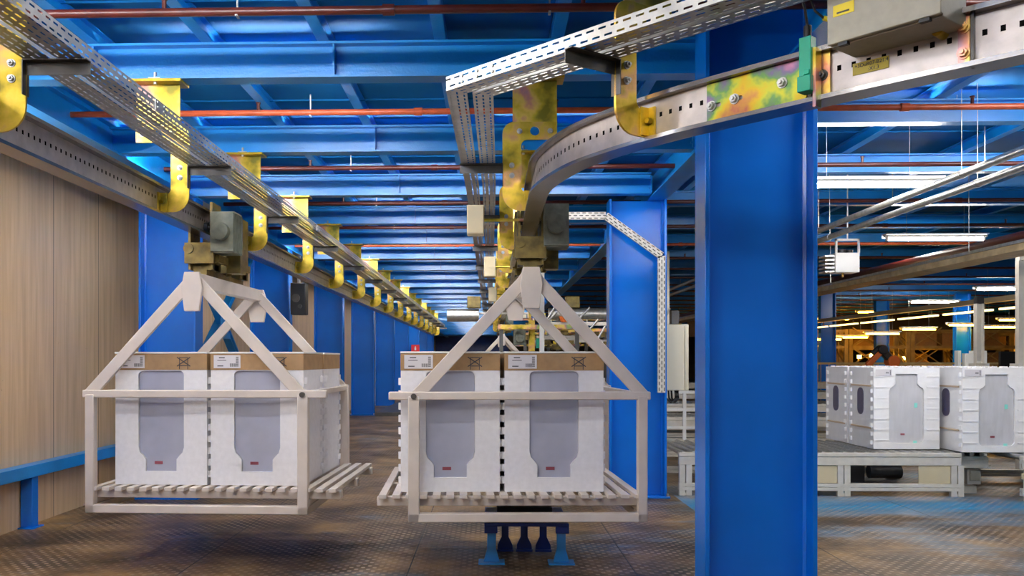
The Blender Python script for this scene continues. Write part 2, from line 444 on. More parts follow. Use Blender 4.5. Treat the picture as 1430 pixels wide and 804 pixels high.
# longitudinal girders
m = MB(); ibeam_h(m, (1.70, -3.9, HB-.02), (1.70, YEND-.3, HB-.02), .18, .30, .016)
for k in bays:
    Y = Y1+SP*k
    m.box(1.595, 1.61, Y-.05, Y+.05, HB+.02, HB+.18)
    for dz in (.06, .14): m.cyl((1.58, Y-.03, HB+dz), (1.60, Y-.03, HB+dz), .011, 6)
tag(m.build('ceiling_girder', BLUE), 'long blue girder over the row of columns right of the carriers', 'girder')
m = MB(); ibeam_h(m, (-3.06, -3.9, HB-.02), (-3.06, YEND-.3, HB-.02), .20, .30, .016)
tag(m.build('ceiling_girder', BLUE), 'long blue girder along the cream wall above the left rail', 'girder')

# ================================================================ COLUMNS
def column_mesh(x0, x1, y0, b, h, feet=True):
    m = MB(); tf = .024; ym = y0+b/2
    m.box(x0, x0+tf, y0, y0+b, .02, h); m.box(x1-tf, x1, y0, y0+b, .02, h); m.box(x0+tf, x1-tf, ym-.008, ym+.008, .02, h)
    # weld fillets
    for s_, xx in ((1, x0+tf), (-1, x1-tf)):
        for q, yy in ((-1, ym-.008), (1, ym+.008)):
            m.add([(xx, yy, .02), (xx+s_*.018, yy, .02), (xx, yy+q*.018, .02), (xx, yy, h), (xx+s_*.018, yy, h), (xx, yy+q*.018, h)], [(0,1,4,3),(1,2,5,4),(2,0,3,5)])
    return m
def column(x0, x1, y0, b, label, h=HB-.02, group=None):
    t = thing('steel_column', label, 'column', ((x0+x1)/2, y0+b/2, 0), 0, group)
    T = (x0+x1)/2, y0+b/2
    m = column_mesh(x0-T[0], x1-T[0], y0-T[1], b, h); m.build('column_shaft', BLUEC, t, bevel=.003)
    w2 = (x1-x0)/2
    m = MB().box(-w2-.03, w2+.03, -b/2-.03, b/2+.03, 0, .02); m.build('base_plate', BLUEC, t, bevel=.003)
    for sx in (-1, 1):
        for sy in (-1, 1):
            q = MB().cyl((sx*(w2+.005), sy*(b/2+.012), .0201), (sx*(w2+.005), sy*(b/2+.012), .05), .012, 6); q.build('anchor_bolt', GALV, t)
    return t
c1 = column(1.135, 1.722, 4.77, .24, 'massive blue steel column standing nearest the camera, running out of the frame', h=EYE+2.0)
c2 = column(1.21, 1.79, 9.15, .24, 'blue steel column with a perforated cable channel bent around it', h=EYE+1.64)
for i, Y in enumerate((-.6, 4.1, 8.92, 13.1, 17.9, 22.7, 27.5, 32.3, 37.1, 41.9, 46.7)):
    lab = ['blue column by the cream wall behind the camera', 'blue column by the cream wall beside the camera',
           'dark blue column by the cream wall directly behind the left carrier', 'blue column by the cream wall with a black box hung on it',
           'blue wall-side column third from the left, just past the black box', 'blue wall-side column with its narrow face left of the red sign',
           'blue wall-side column two before the one with the red sign', 'blue wall-side column just before the one with the red sign', 'narrow distant blue column that carries the small red sign', 'distant blue wall-side column just past the red sign', 'furthest blue wall-side column, last of its row'][i]
    column(-3.55, -2.97, Y, .24, lab)
# diagonal bracing between wall columns
t = thing('cross_brace', 'blue X-shaped steel wall bracing seen above the left carrier', 'brace', (-3.35, 11.1, 0))
def brace(a, b): return MB().bar(a, b, .02, .13, up=(1,0,0)).bar((a[0]+.03,a[1],a[2]), (b[0]+.03,b[1],b[2]), .05, .015, up=(1,0,0))
brace((0,-1.95,3.2), (0,1.95,.5)).build('diagonal', BLUE, t)
brace((-.06,1.95,3.2), (-.06,-1.95,.5)).build('diagonal', BLUE, t)
MB().box(.02,.05,-.16,.16,1.67,2.03).build('gusset_plate', BLUE, t)
# right longitudinal brace already in girder; extra right-bay columns far away
for i, (x, y_) in enumerate(((1157, 24.0), (1233, 28.0), (1346, 25.0))):
    p = at(x, 470, y_)
    column(p.x-.2, p.x+.2, y_, .2, ['teal-blue column far right among the racks, left of the robot', 'teal-blue column far right, directly behind the orange robot', 'teal-blue column far right beside the aluminium post'][i], h=EYE+1.84)

# guard rail on left wall
t = thing('guard_rail', 'low blue guard rail along the foot of the cream wall', 'guard rail', (-3.86, 8, 0))
MB().box(-.055, .07, -7.5, 7.0, .43, .53).build('rail_beam', BLUE, t, bevel=.004)
for yy in (-4.6, -.62, 2.9, 6.4):
    q = MB().box(-.05, .05, yy-.05, yy+.05, .012, .429); q.box(-.055, .08, yy-.09, yy+.09, 0, .012); q.build('post', BLUEC, t, bevel=.003)

# ================================================================ PIPES
for i in range(-3, 20):
    Y = 6.43 + 1.87*i
    dark = i != 0 and i != 4
    name = 'orange' if not dark else 'dark red'
    t = thing('sprinkler_pipe', (f'{name} sprinkler pipe crossing under the ceiling, {ORD[i+1]} from the camera' if i >= -1 else f'dark red sprinkler pipe above the camera, {ORD[i+3]} of two'), 'pipe', (0, Y, EYE+1.79), 0, 'sprinkler pipes under the ceiling')
    m = MB().cyl((-3.85, 0, 0), (18, 0, 0), .022, 12)
    for xx in (-2.6, -.55, 2.9, 5.2, 8.1): m.cyl((xx, 0, 0), (xx+.06, 0, 0), .029, 12)
    m.build('pipe', REDP if not dark else DREDP, t)
    for xx in (-1.68, .47, 3.4, 6.8, 10.2):
        q = MB().cyl((xx, 0, .02), (xx, 0, .065), .012, 8).cyl((xx, 0, .065), (xx, 0, .075), .018, 8); q.build('sprinkler_head', DREDP, t)
    for xx in (-1.3, .3, 4.5, 9.0):
        q = MB().box(xx-.004, xx+.004, -.003, .003, -.03, .13 if xx < 1.7 else .34).box(xx-.006, xx+.006, -.026, .026, -.028, -.022); q.build('pipe_hanger', GALV, t)

# ================================================================ RAILS
def rail_quads(mb, path, web_mi=0, fl_mi=1):
    # heights relative to rail bottom; path z = rail bottom
    mb.sweep(path, [((-.012,.015),(-.012,.160),-.072,.073), ((.012,.160),(.012,.015),-.072,.073)], web_mi)
    mb.sweep_box(path, -.05, .05, .160, .176, fl_mi)
    mb.sweep_box(path, -.05, .05, 0, .015, fl_mi)
ZR = EYE+.86
def make_rail(path, label):
    t = thing('overhead_rail', label, 'rail', path[0])
    o3 = Vector(path[0])
    m = MB(); rail_quads(m, path)
    o = m.build('rail_profile', [RAILM, FLANGE], t, origin=o3); o.location = (0,0,0)
    return t
XL, XC = -1.98, .26
lt = make_rail([(XL, y, ZR) for y in [-1.5] + [i*1.0 for i in range(0, 32)]], 'straight steel overhead conveyor rail running along the left side')
pts = [(XC, 31), (XC, 20), (XC, 10), (XC, 6.2), (.25,5.2), (.25, 4.9), (.262,4.5), (.37,4.05), (.52,3.745), (.69,3.50), (.84,3.325), (1.2,2.935), (1.54,2.59), (2.1,2.02), (2.9,1.2)]
def catmull(P, n=6):
    out = []
    for i in range(len(P)-1):
        p0, p1, p2, p3 = P[max(i-1,0)], P[i], P[i+1], P[min(i+2,len(P)-1)]
        for k in range(n):
            t = k/n
            out.append(tuple(.5*((2*p1[j]) + (-p0[j]+p2[j])*t + (2*p0[j]-5*p1[j]+4*p2[j]-p3[j])*t*t + (-p0[j]+3*p1[j]-3*p2[j]+p3[j])*t**3) for j in (0,1)))
    out.append(P[-1]); return out
cp = [(x, y, ZR) for x, y in [(XC,31),(XC,20),(XC,10)] + catmull(pts[3:])]
rc = make_rail(cp, 'steel overhead rail curving to the right in front of the near column')
# splice plates on near curve, facing camera
def rail_frame(px_x):
    """frame on the curved rail at image column px_x: origin on rail, local x along the rail toward the right"""
    best = None
    P = cp
    for i in range(3, len(P)-1):
        for k in range(12):
            t = k/12; q = Vector(P[i]).lerp(Vector(P[i+1]), t)
            dep = -sin(YAW)*q.x + cos(YAW)*q.y; lat = cos(YAW)*q.x + sin(YAW)*q.y
            if dep < .5: continue
            u = CX + F*lat/dep
            if best is None or abs(u-px_x) < best[0]: best = (abs(u-px_x), q, (Vector(P[i+1])-Vector(P[i])).normalized())
    _, q, d = best
    n = Vector((d.y, -d.x, 0))   # toward the camera? (right-hand of travel)
    if n.dot(-q) < 0: n = -n
    return q, d, n
def rail_T(px_x, off=.013):
    q, d, n = rail_frame(px_x)
    o = q + n*off
    # local x along rail to the right, local y into the rail (away from camera), z up
    return Matrix(((d.x, -n.x, 0, o.x), (d.y, -n.y, 0, o.y), (0,0,1,o.z), (0,0,0,1)))
def bolt(mb, T, x, z, r=.014, y=0, mi=0):
    mb.cyl((x, y-.004, z), (x, y, z), r*1.35, 14, mi, T); mb.cyl((x, y-.016, z), (x, y-.004, z), r, 6, mi, T); mb.cyl((x, y-.024, z), (x, y-.016, z), r*.5, 8, mi, T)
def inv_loc(T): return T
q0 = cp[0]
def child_world(mb, name, mats, parent, **kw):
    """mesh given in world coordinates, parented to a thing placed with translation only"""
    bpy.context.view_layer.update()
    o = mb.build(name, mats, parent, origin=parent.location, **kw); o.location = (0,0,0); return o
qa = rail_frame(991)[0]; qb = rail_frame(1130)[0]; ln = (qb-qa).length
T = rail_T(991)
m = MB()
def slot(x0, x1, z): return rrect(x0, x1, z-.008, z+.008, .0079, 4)
m.prism([(0,.017),(ln,.017),(ln,.158),(0,.158)], -.008, 0, [slot(.020,.060,.075), slot(.110,.150,.080)], T=T)
child_world(m, 'splice_plate', IRID, rc)
for bx_, bz_ in ((.022,.075),(.118,.080),(ln*.78,.094)):
    m = MB(); bolt(m, T, bx_, bz_, y=-.008); child_world(m, 'splice_bolt', GALV, rc)
m = MB(); T = rail_T(1134); m.box(0, .010, -.010, 0, .0, .165, 0, T); m.box(.02, .075, -.012, -.002, .012, .160, 1, T); bolt(m, T, .05, .085, y=-.012)
child_world(m, 'rail_joint', [DARKST, ZINC], rc)
m = MB(); T = rail_T(1343); m.box(0, .032, -.012, 0, .012, .162, 0, T); m.box(.036, .044, -.016, 0, .0, .17, 1, T); bolt(m, T, .016, .05, y=-.012); bolt(m, T, .016, .125, y=-.012)
child_world(m, 'rail_joint', [ZINC, DARKST], rc)
# yellow tag with lettering on the rail web
T = rail_T(1193)
la = (rail_frame(1244)[0]-rail_frame(1193)[0]).length
m = MB().box(0, la, -.002, 0, .062, .100, 0, T); lab = child_world(m, 'name_tag', mat('dull_yellow_tag', (.50,.38,.03), .5), rc)
def text(body, size, T, parent, material=INK, name='lettering'):
    c = bpy.data.curves.new(name, 'FONT'); c.body = body; c.size = size; c.extrude = .0004
    c.align_x = 'LEFT'; c.materials.append(material)
    tmp = bpy.data.objects.new(name, c); col.objects.link(tmp); bpy.context.view_layer.update()
    me = bpy.data.meshes.new_from_object(tmp.evaluated_get(bpy.context.evaluated_depsgraph_get()))
    bpy.data.objects.remove(tmp)
    o = bpy.data.objects.new(name, me); col.objects.link(o); o.parent = parent
    o.matrix_parent_inverse = Matrix.Identity(4)
    o.matrix_basis = T
    return o
def textT(T, x, z, off=-.0028):
    M = T @ Matrix.Translation((x, off, z)) @ Matrix.Rotation(pi/2, 4, 'X'); return M
text('+3DuR07-B21:4', .0165, Matrix.Translation(-Vector(rc.location)) @ textT(T, .006, .084), lab)
text(':X1.3', .0165, Matrix.Translation(-Vector(rc.location)) @ textT(T, .05, .067), lab)

# ================================================================ CABLE TRAYS
ZT = EYE+1.155
def make_tray(path, width, label, m1=TRAY, side=.06, gap=True):
    t = thing('cable_tray', label, 'cable tray', path[0])
    m = MB(); g = .012 if gap else 0
    # walls and two bottom strips with a slot between; flanges folded in
    m.sweep(path, [((0,0),(width/2-g,0),0,width/2-g), ((width/2+g,0),(width,0),0,width/2-g), ((0,side),(0,0),0,side), ((width,0),(width,side),0,side)])
    m.sweep(path, [((0,side),(.012,side),.0,.003), ((width-.012,side),(width,side),.0,.003), ((width/2-g,0),(width/2-g,.015),0,.002), ((width/2+g,0),(width/2+g,.015),0,.002)])
    o = m.build('tray_channel', m1, t, origin=path[0]); o.location = (0,0,0)
    return t
tl = make_tray([(-1.79, -1.2, ZT), (-1.79, 2.31, ZT), (-1.79, 30.6, ZT)], .24, 'perforated steel cable tray hung beside the left rail', m1=TRAY)
pc = ah(623, 127, 1.155); pe = ah(960, 17, 1.155)
d2 = (pe-pc).normalized(); pend = pc + d2*2.9
# travel from far to near keeps local +x on the... (x right of travel): travel +y => right = +x
pathc = [(pend.x, pend.y, ZT), (pc.x, pc.y, ZT), (-.165, 6.0, ZT), (-.165, 30, ZT)]
tc_ = make_tray(pathc, .20, 'perforated steel cable tray that bends right above the curved rail')
# joint sleeves and screws on trays
m = MB()
for dd in (.10, .19, .28):
    for s_ in (0,):
        p = Vector((pc.x, pc.y, ZT)) + d2*dd
        n = Vector((-d2.y*-1, -d2.x, 0)); n = Vector((d2.y, -d2.x, 0))
        if n.dot(-p) < 0: n = -n
        for dz in (.018, .042): m.cyl(p+Vector((0,0,dz)), p+n*.006+Vector((0,0,dz)), .007, 8)
child_world(m, 'tray_screw', GALV, tc_)
m = MB()
for yy in (4.15, 8.0):
    m.box(-1.551, -1.546, yy-.06, yy+.06, ZT+.004, ZT+.056)
    for dy in (-.04, .04):
        for dz in (.018, .042): m.cyl((-1.546, yy+dy, ZT+dz), (-1.540, yy+dy, ZT+dz), .007, 8)
child_world(m, 'tray_joint', GALV, tl)

# ================================================================ HANGERS
def make_hanger(s, label, group, loc, rz=0):
    """s=+1: spine on +x (left rail). local origin on rail axis at eye level height 0=EYE"""
    t = thing('rail_hanger', label, 'hanger', loc, rz, group)
    X = lambda a: s*a
    def mbx(x0, x1, y0, y1, z0, z1, mb=None, mi=0):
        mb = mb or MB(); return mb.box(min(X(x0),X(x1)), max(X(x0),X(x1)), y0, y1, z0, z1, mi)
    m = mbx(-.17, .16, -.075, .075, 1.642, 1.659); m.build('top_plate', ZINC_Y, t, bevel=.002)
    m = MB()
    for yy in (-.05,): m.cyl((0, yy, 1.66), (0, yy, 1.672), .016, 10).cyl((0, yy, 1.672), (0, yy, 1.70), .010, 6).box(-.035, .035, yy-.02, yy+.02, 1.6595, 1.666)
    m.cyl((0,-.05,1.63), (0,-.05,1.642), .012, 6)
    m.build('clamp_bolt', GALV, t)
    m = MB().prism([(-.13,1.30),(.13,1.30),(.13,1.642),(-.13,1.642)], -.004, .006, [circle(0, 1.347, .028)]); 
    m.build('drop_plate', ZINC, t)
    # C-shaped hook plate
    out = [(-.13,1.40)] 
    out += [(X(a), b) for a, b in []]
    pts = [(-.13, 1.295), (-.13, 1.40)]
    pts += [(.12+.07*cos(R(90-15*i)), 1.33+.07*sin(R(90-15*i))) for i in range(7)]      # outer top right
    pts += [(.09+.10*cos(R(-15*i)), .98+.10*sin(R(-15*i))) for i in range(7)]           # outer bottom right
    pts += [(.018, .88), (.018, .985)]
    pts += [(.045+.035*cos(R(-90+15*i)), 1.02+.035*sin(R(-90+15*i))) for i in range(7)]  # inner bottom
    pts += [(.045+.035*cos(R(15*i)), 1.26+.035*sin(R(15*i))) for i in range(7)]
    pl = [(X(a), b) for a, b in pts]
    m = MB().prism(pl, -.016, -.005, [circle(0, 1.347, .028)]); m.build('hook_plate', ZINC_Y, t)
    for bx, bz in ((-.09,1.345),(.09,1.345),(.135,1.145),(.135,1.085)):
        m = MB(); bolt(m, Matrix.Identity(4), X(bx), bz, .012, -.016); m.build('plate_bolt', GALV, t)
    m = mbx(.013, .022, -.055, -.004, .885, .995); mbx(.013, .062, -.024, -.0165, .885, .995, m)
    m.cyl((X(.022), -.036, .94), (X(.045), -.036, .94), .012, 6)
    m.build('rail_clamp', ZINC_Y, t)
    m = mbx(.19, .44, -.010, -.006, 1.10, 1.152); m2 = mbx(.19, .44, -.045, -.006, 1.148, 1.152, m)
    mbx(.186, .19, -.04, .01, 1.02, 1.152, m)
    m.build('tray_bracket', DARKST, t)
    return t
hl = make_hanger(1, 'yellow zinc hook hanger on the left rail, nearest the camera at the frame edge', 'hangers of the left rail', (XL, Y1-SP, EYE))
for k in range(1, 16):
    dup(hl, (XL, Y1-SP+SP*k, EYE), 0, f'yellow zinc hook hanger on the left rail, {ORD[k]} from the camera')
hc = make_hanger(-1, 'iridescent zinc hook hanger where the middle rail begins to curve', 'hangers of the middle rail', (XC, Y1, EYE))
for k in range(1, 13):
    dup(hc, (XC, Y1+SP*k, EYE), 0, f'zinc hook hanger on the middle rail, {ORD[k]} from the camera' if k > 1 else 'zinc hook hanger on the middle rail just behind the curve one')
q, d, n = rail_frame(905)
ang = math.atan2(-d.x*-1, -d.y) if False else math.atan2(d.x, -d.y)
h2 = dup(hc, (q.x, q.y, EYE), ang, 'yellow zinc hook hanger on the curving rail, left of the near column')
h2['group'] = 'hangers of the middle rail'
# ================================================================ TROLLEY + CARRIERS
def make_trolley(parent, sx=1):
    # rail at local x=0, heights relative to EYE; hangs on the bottom flange
    m = MB()
    for yy in (.25, .95):
        for s_ in (-1, 1):
            m.box(s_*.075-.008, s_*.075+.008, yy-.10, yy+.10, .62, 1.08)
            m.box(min(0,s_*.083), max(0,s_*.083), yy-.06, yy+.06, .62, .66)
        m.box(-.10, .10, yy-.13, yy-.105, .66, .80); 
        m.cyl((-.10, yy, .71), (.10, yy, .71), .05, 14)
        m.cyl((-.07, yy-.14, .76), (-.07, yy+.12, .76), .035, 12)
    m.bar((0,.15,.585), (0,1.05,.585), .09, .07)
    for s_ in (-1, 1): m.bar((s_*.1,.2,.70), (s_*.1,1.0,.70), .03, .05)
    m.build('trolley_body', BRASS, parent)
    for yy in (.19, .31, .89, 1.01):
        for s_ in (-1, 1):
            q = MB().cyl((s_*.018, yy, .912), (s_*.044, yy, .912), .034, 18).cyl((s_*.044, yy, .912), (s_*.066, yy, .912), .012, 10)
            q.build('wheel', RUBBER, parent)
    q = MB().box(.085*1, .24, .10, .34, .74, 1.00).cyl((.16,.10,.87), (.16,.04,.87), .06, 16)
    for i in range(6): q.box(.08, .245, .12+.035*i, .128+.035*i, .73, 1.01)
    q.build('drive_motor', OLIVE, parent)
    q = MB().box(.10, .20, .42, .56, .62, .80).cyl((.10,.48,.60), (.10,.48,.86), .02, 10); q.build('sensor_box', ORANGE if False else BRASS, parent)
def make_carrier(name_label, loc, rz, s, D=1.42, xl=-.76, xr=.72):
    """origin: on floor under rail axis, front plane at y=0; heights above floor. s=+1 long side bars point to -x"""
    t = thing('carrier_basket', name_label, 'carrier', loc, rz)
    X = lambda a: s*a
    zb, zt, za = .40, 1.178, EYE+.52        # bottom bar, mid bar, apex
    def bx(m, x0, x1, y0, y1, z0, z1): m.box(min(X(x0),X(x1)), max(X(x0),X(x1)), y0, y1, z0, z1)
    def bar(m, a, b, w_, h_, up=(0,0,1)): m.bar((X(a[0]),a[1],a[2]), (X(b[0]),b[1],b[2]), w_, h_, up=up)
    for yy in (0, D):
        m = MB()
        bx(m, xl, xl+.07, yy-.03, yy+.03, zb, zt); bx(m, xr-.06, xr, yy-.03, yy+.03, zb, zt)
        bx(m, xl, xr, yy-.03, yy+.03, zb, zb+.055)
        bx(m, xl-(.12 if yy == 0 else .0), xr+.02, yy-.025, yy+.025, zt-.022, zt+.028)
        m.build('end_frame', WHITE, t, bevel=.006)
        m = MB(); bar(m, (xl+.05, yy, zt), (-.02, yy, za), .075, .03, up=(0,1,0)) ; m.build('arm', WHITE, t, bevel=.004)
        m = MB(); bar(m, (xr-.02, yy, zt), (.02, yy, za), .075, .03, up=(0,1,0)) ; m.build('arm', WHITE, t, bevel=.004)
    m = MB(); m.prism([(-.05,za+.055),(.05,za+.055),(.07,za-.05),(.05,za-.20),(-.05,za-.20),(-.07,za-.05)], -.045, -.02)
    m.prism([(-.05,za+.055),(.05,za+.055),(.085,za-.05),(.055,za-.21),(-.055,za-.21),(-.085,za-.05)], D+.02, D+.045)
    m.box(-.04, .04, -.02, D+.02, za-.04, za+.05)
    m.build('trunk_beam', WHITE, t, bevel=.004)
    # slatted floor: slats run in depth, carried by cross bars
    m = MB(); n = 20; xs0 = xl-.20
    for i in range(n):
        x = xs0 + (xr-.01-xs0)*(i+.5)/n; bx(m, x-.024, x+.024, -.02, D+.02, .545, .57)
    m.build('slat_floor', WHITE, t, bevel=.003)
    m = MB()
    for yy in (.10, D*.5, D-.06): bx(m, xs0, xr, yy-.03, yy+.03, .488, .545)
    bx(m, xl, xl+.05, 0, D, zb+.0, zb+.05) ; bx(m, xr-.05, xr, 0, D, zb, zb+.05)
    bx(m, xl, xl+.05, .03, D-.03, .455, .488); bx(m, xr-.05, xr, .03, D-.03, .455, .488)
    m.build('floor_bearer', WHITE, t, bevel=.004)
    for xx in (xl+.035, xr-.03):
        m = MB(); bx(m, xx-.02, xx+.02, 0, D, zt-.02, zt+.02); m.build('side_rail', WHITE, t, bevel=.004)
    m = MB()
    for yy in (0,): m.cyl((X(xl+.035), yy-.045, zt), (X(xl+.035), yy-.02, zt), .018, 10)
    m.build('hinge_bolt', DARKST, t)
    return t
CY = 5.56
carr_c = make_carrier('cream slatted carrier basket hanging under the middle rail, holding foam-packed machines', (XC-.01, CY, 0), R(2.2), 1)
tr = thing('rail_trolley', 'olive-brown motor trolley on the middle rail above its carrier', 'trolley', (XC, CY+.10, EYE)); make_trolley(tr)
CYL = 5.80
carr_l = make_carrier('cream slatted carrier basket hanging under the left rail beside the cream wall', (XL+.04, CYL, 0), R(-1.5), -1)
tr2 = thing('rail_trolley', 'olive-brown motor trolley on the left rail above its carrier', 'trolley', (XL, CYL+.10, EYE)); make_trolley(tr2)
# far carrier hanging on the middle rail
t3 = dup(carr_c, (XC, 19.5, 0), R(1), 'cream carrier basket far down the middle rail behind the foam-packed machines')
tr3 = dup(tr, (XC, 19.6, EYE), 0, 'brown trolley far down the middle rail, seen between the carrier arms')

# ================================================================ PACKED MACHINES
def bottle(w2, nw, z0, z1, zs, r):
    """rounded panel outline with a narrower neck at one end"""
    pts = [(nw, z0), (nw, zs-.03), (nw+.02, zs-.005), (w2-.01, zs+.015), (w2, zs+.05)]
    pts += [(w2-r+r*cos(R(a)), z1-r+r*sin(R(a))) for a in (0,22,45,67,90)]
    return pts + [(-x, z) for x, z in reversed(pts)]
def make_pack(label, group, style):
    t = thing('packed_machine', label, 'packed appliance', (0,0,0), 0, group)
    W, Dp, H = .312, .585, .885
    if style == 'card':
        hole = bottle(.155, .105, .09, .76, .20, .03)
        fo = FOAM; H2 = .765
    else:
        hole = [(-x, .90-z) for x, z in bottle(.165, .105, .05, .80, .19, .05)][::1]
        hole = [(x, z-.035) for x, z in hole]
        fo = FOAMS; H2 = H
    m = MB().prism([(-W,0),(W,0),(W,H2),(-W,H2)], 0, .035, [hole])
    m.box(-W, W, .035, Dp, 0, H2)
    # scalloped corner posts
    for s_ in (-1, 1):
        n = 9
        for i in range(n):
            z = .07 + (H2-.14)*i/(n-1)
            for yy in (.045, Dp-.05):
                m.cyl((s_*(W-.006), yy, z-.022), (s_*(W-.006), yy, z+.022), .024, 10)
        if style != 'card':
            for i in range(7):
                z = .09+.115*i; m.box(s_*.19 if s_ > 0 else -W-.0, W if s_ > 0 else -.19, -.006, 0, z, z+.012)
    if style != 'card':
        for x in (-.26,-.17,-.05,.08,.2,.27):
            for yy in (.06,.22,.40,.53): m.cyl((x, yy, H2), (x, yy, H2+.012), .022, 10)
    m.build('foam_body', fo, t, bevel=0)
    m = MB().prism([(x*.985, z) for x, z in hole], .018, .0345); m.build('film_panel', FILM if style == 'card' else FILML, t)
    if style == 'card':
        m = MB().box(-W-.002, W+.002, -.004, Dp+.002, H2, H-.012); cb = m.build('cardboard_lid', CARD, t, bevel=.003)
        m = MB().box(-W-.004, W+.004, -.008, Dp+.004, H-.012, H); m.build('top_cover', WHITEP, t, bevel=.003)
        # assembly symbols printed on the cardboard
        m = MB()
        for cx_ in (.155,):
            z0 = H2+.055
            for dx, dz in ((-.045,.03),(.045,.03),(-.045,-.03),(.045,-.03)): m.bar((cx_, -.0045, z0), (cx_+dx, -.0045, z0+dz), .002, .006, up=(0,0,1))
            m.box(cx_-.03, cx_+.03, -.0055, -.004, z0+.024, z0+.029); m.box(cx_-.03, cx_+.03, -.0055, -.004, z0-.029, z0-.024)
            m.box(cx_-.03, cx_-.026, -.0055, -.004, z0-.05, z0+.028); m.box(cx_+.026, cx_+.03, -.0055, -.004, z0-.05, z0+.028)
        m.build('printed_symbol', INK, cb)
        m = MB().box(-.29, -.11, -.007, -.004, H2+.012, H2+.098); lb = m.build('shipping_label', PAPER, t)
        m = MB()
        m.box(-.255, -.215, -.0078, -.007, H2+.078, H2+.084); m.box(-.265, -.205, -.0078, -.007, H2+.062, H2+.066)
        m.box(-.265, -.225, -.0078, -.007, H2+.024, H2+.030)
        for i in range(6): m.box(-.180+.007*i, -.1765+.007*i, -.0078, -.007, H2+.022, H2+.044)
        for i in range(10): m.box(-.140, -.122, -.0078, -.007, H2+.024+.0066*i, H2+.0275+.0066*i)
        m.build('label_print', INK, lb)
        m = MB().box(-.05, .005, .0165, .0185, .135, .155); m.build('film_print', REDINK, t)
    else:
        m = MB().box(-.295, -.145, -.0095, -.0062, .795, .865); lb = m.build('shipping_label', PAPER, t)
        m = MB()
        for i in range(5): m.box(-.20+.006*i, -.197+.006*i, -.0105, -.0095, .82, .838)
        for i in range(8): m.box(-.162, -.152, -.0105, -.0095, .805+.0065*i, .809+.0065*i)
        m.build('label_print', INK, lb)
        m = MB().box(-.05, -.01, .0165, .0185, .15, .17); m.build('film_print', REDINK, t)
        m = MB().box(.07, .105, .0165, .0185, .045, .09).box(.08, .11, .0165, .0185, .45, .50); m.build('turquoise_print', TURQ, t)
        # left flank: dark rounded opening, light film, two beige straps
        m = MB(); 
        for (ys, z0, z1, rr) in ((.30, .36, .66, .07),):
            pr = rrect(-rr, rr, z0, z1, rr*.95)
            Tm = Matrix(((0,1,0,-W-.006),(1,0,0,ys),(0,0,1,0),(0,0,0,1)))
            m.prism(pr, 0, .007, T=Tm)
        m.build('flank_opening', DARKV, t)
        for z_ in (.675, .215): MB().box(-W-.0075, -W, .06, Dp-.06, z_, z_+.018).build('strap', STRAP, t)
    return t
def put(root, first, loc, rz, label, group):
    if first: root.location = loc; root.rotation_euler = (0,0,rz); root['label'] = label; root['group'] = group; return root
    return dup(root, loc, rz, label, group)
pk = make_pack('x', 'g', 'card'); first = True
Z0 = .571
def on_carrier(carr, lx, ly):
    M = Matrix.Translation(carr.location) @ Matrix.Rotation(carr.rotation_euler.z, 4, 'Z'); p = M @ Vector((lx, ly, 0)); return (p.x, p.y, Z0)
rz = carr_c.rotation_euler.z
for lx, ly, lab_ in ((-.500,.10,'packed machine with cardboard lid, front left in the middle carrier'), (.155,.10,'packed machine with cardboard lid, front right in the middle carrier'),
                     (-.500,.74,'packed machine at the back left of the middle carrier'), (.155,.74,'packed machine at the back right of the middle carrier')):
    put(pk, first, on_carrier(carr_c, lx, ly), rz, lab_, 'foam-packed machines in the middle carrier'); first = False
rz = carr_l.rotation_euler.z
for lx, ly, lab_ in ((-.26,.10,'packed machine with cardboard lid, front left in the left carrier'), (.39,.10,'packed machine with cardboard lid, front right in the left carrier'),
                     (-.26,.74,'packed machine at the back left of the left carrier'), (.39,.74,'packed machine at the back right of the left carrier')):
    dup(pk, on_carrier(carr_l, lx, ly), rz, lab_, 'foam-packed machines in the left carrier')

# ================================================================ BLUE STAND UNDER THE CARRIER
t = thing('floor_stand', 'low dark blue steel stand on the floor beneath the middle carrier', 'stand', (at(735,785,6.2).x, 6.2, 0))
m = MB().box(-.29, .29, -.06, .62, .262, .285).box(-.29, -.20, -.06, .0, .215, .262).box(.20, .29, -.06, 0, .215, .262); m.build('stand_top', BLUED, t, bevel=.003)
m = MB().box(-.20, .20, .30, .62, .285, .335); m.build('rubber_pad', RUBBER, t, bevel=.004)
for s_ in (-1, 1):
    x = s_*.24
    m = MB().prism([(x-.055,.012),(x+.055,.012),(x+.03,.10),(x+.03,.262),(x-.03,.262),(x-.03,.10)], -.02, .02).box(x-.09, x+.09, -.07, .07, 0, .012); m.build('leg', BLUE, t, bevel=.002)
for x in (-.14, 0, .14):
    m = MB().prism([(x-.055,.012),(x+.055,.012),(x+.055,.04),(x+.026,.10),(x+.026,.262),(x-.026,.262),(x-.026,.10),(x-.055,.04)], .40, .43).box(x-.06, x+.06, .36, .47, 0, .012); m.build('leg', BLUED, t, bevel=.002)

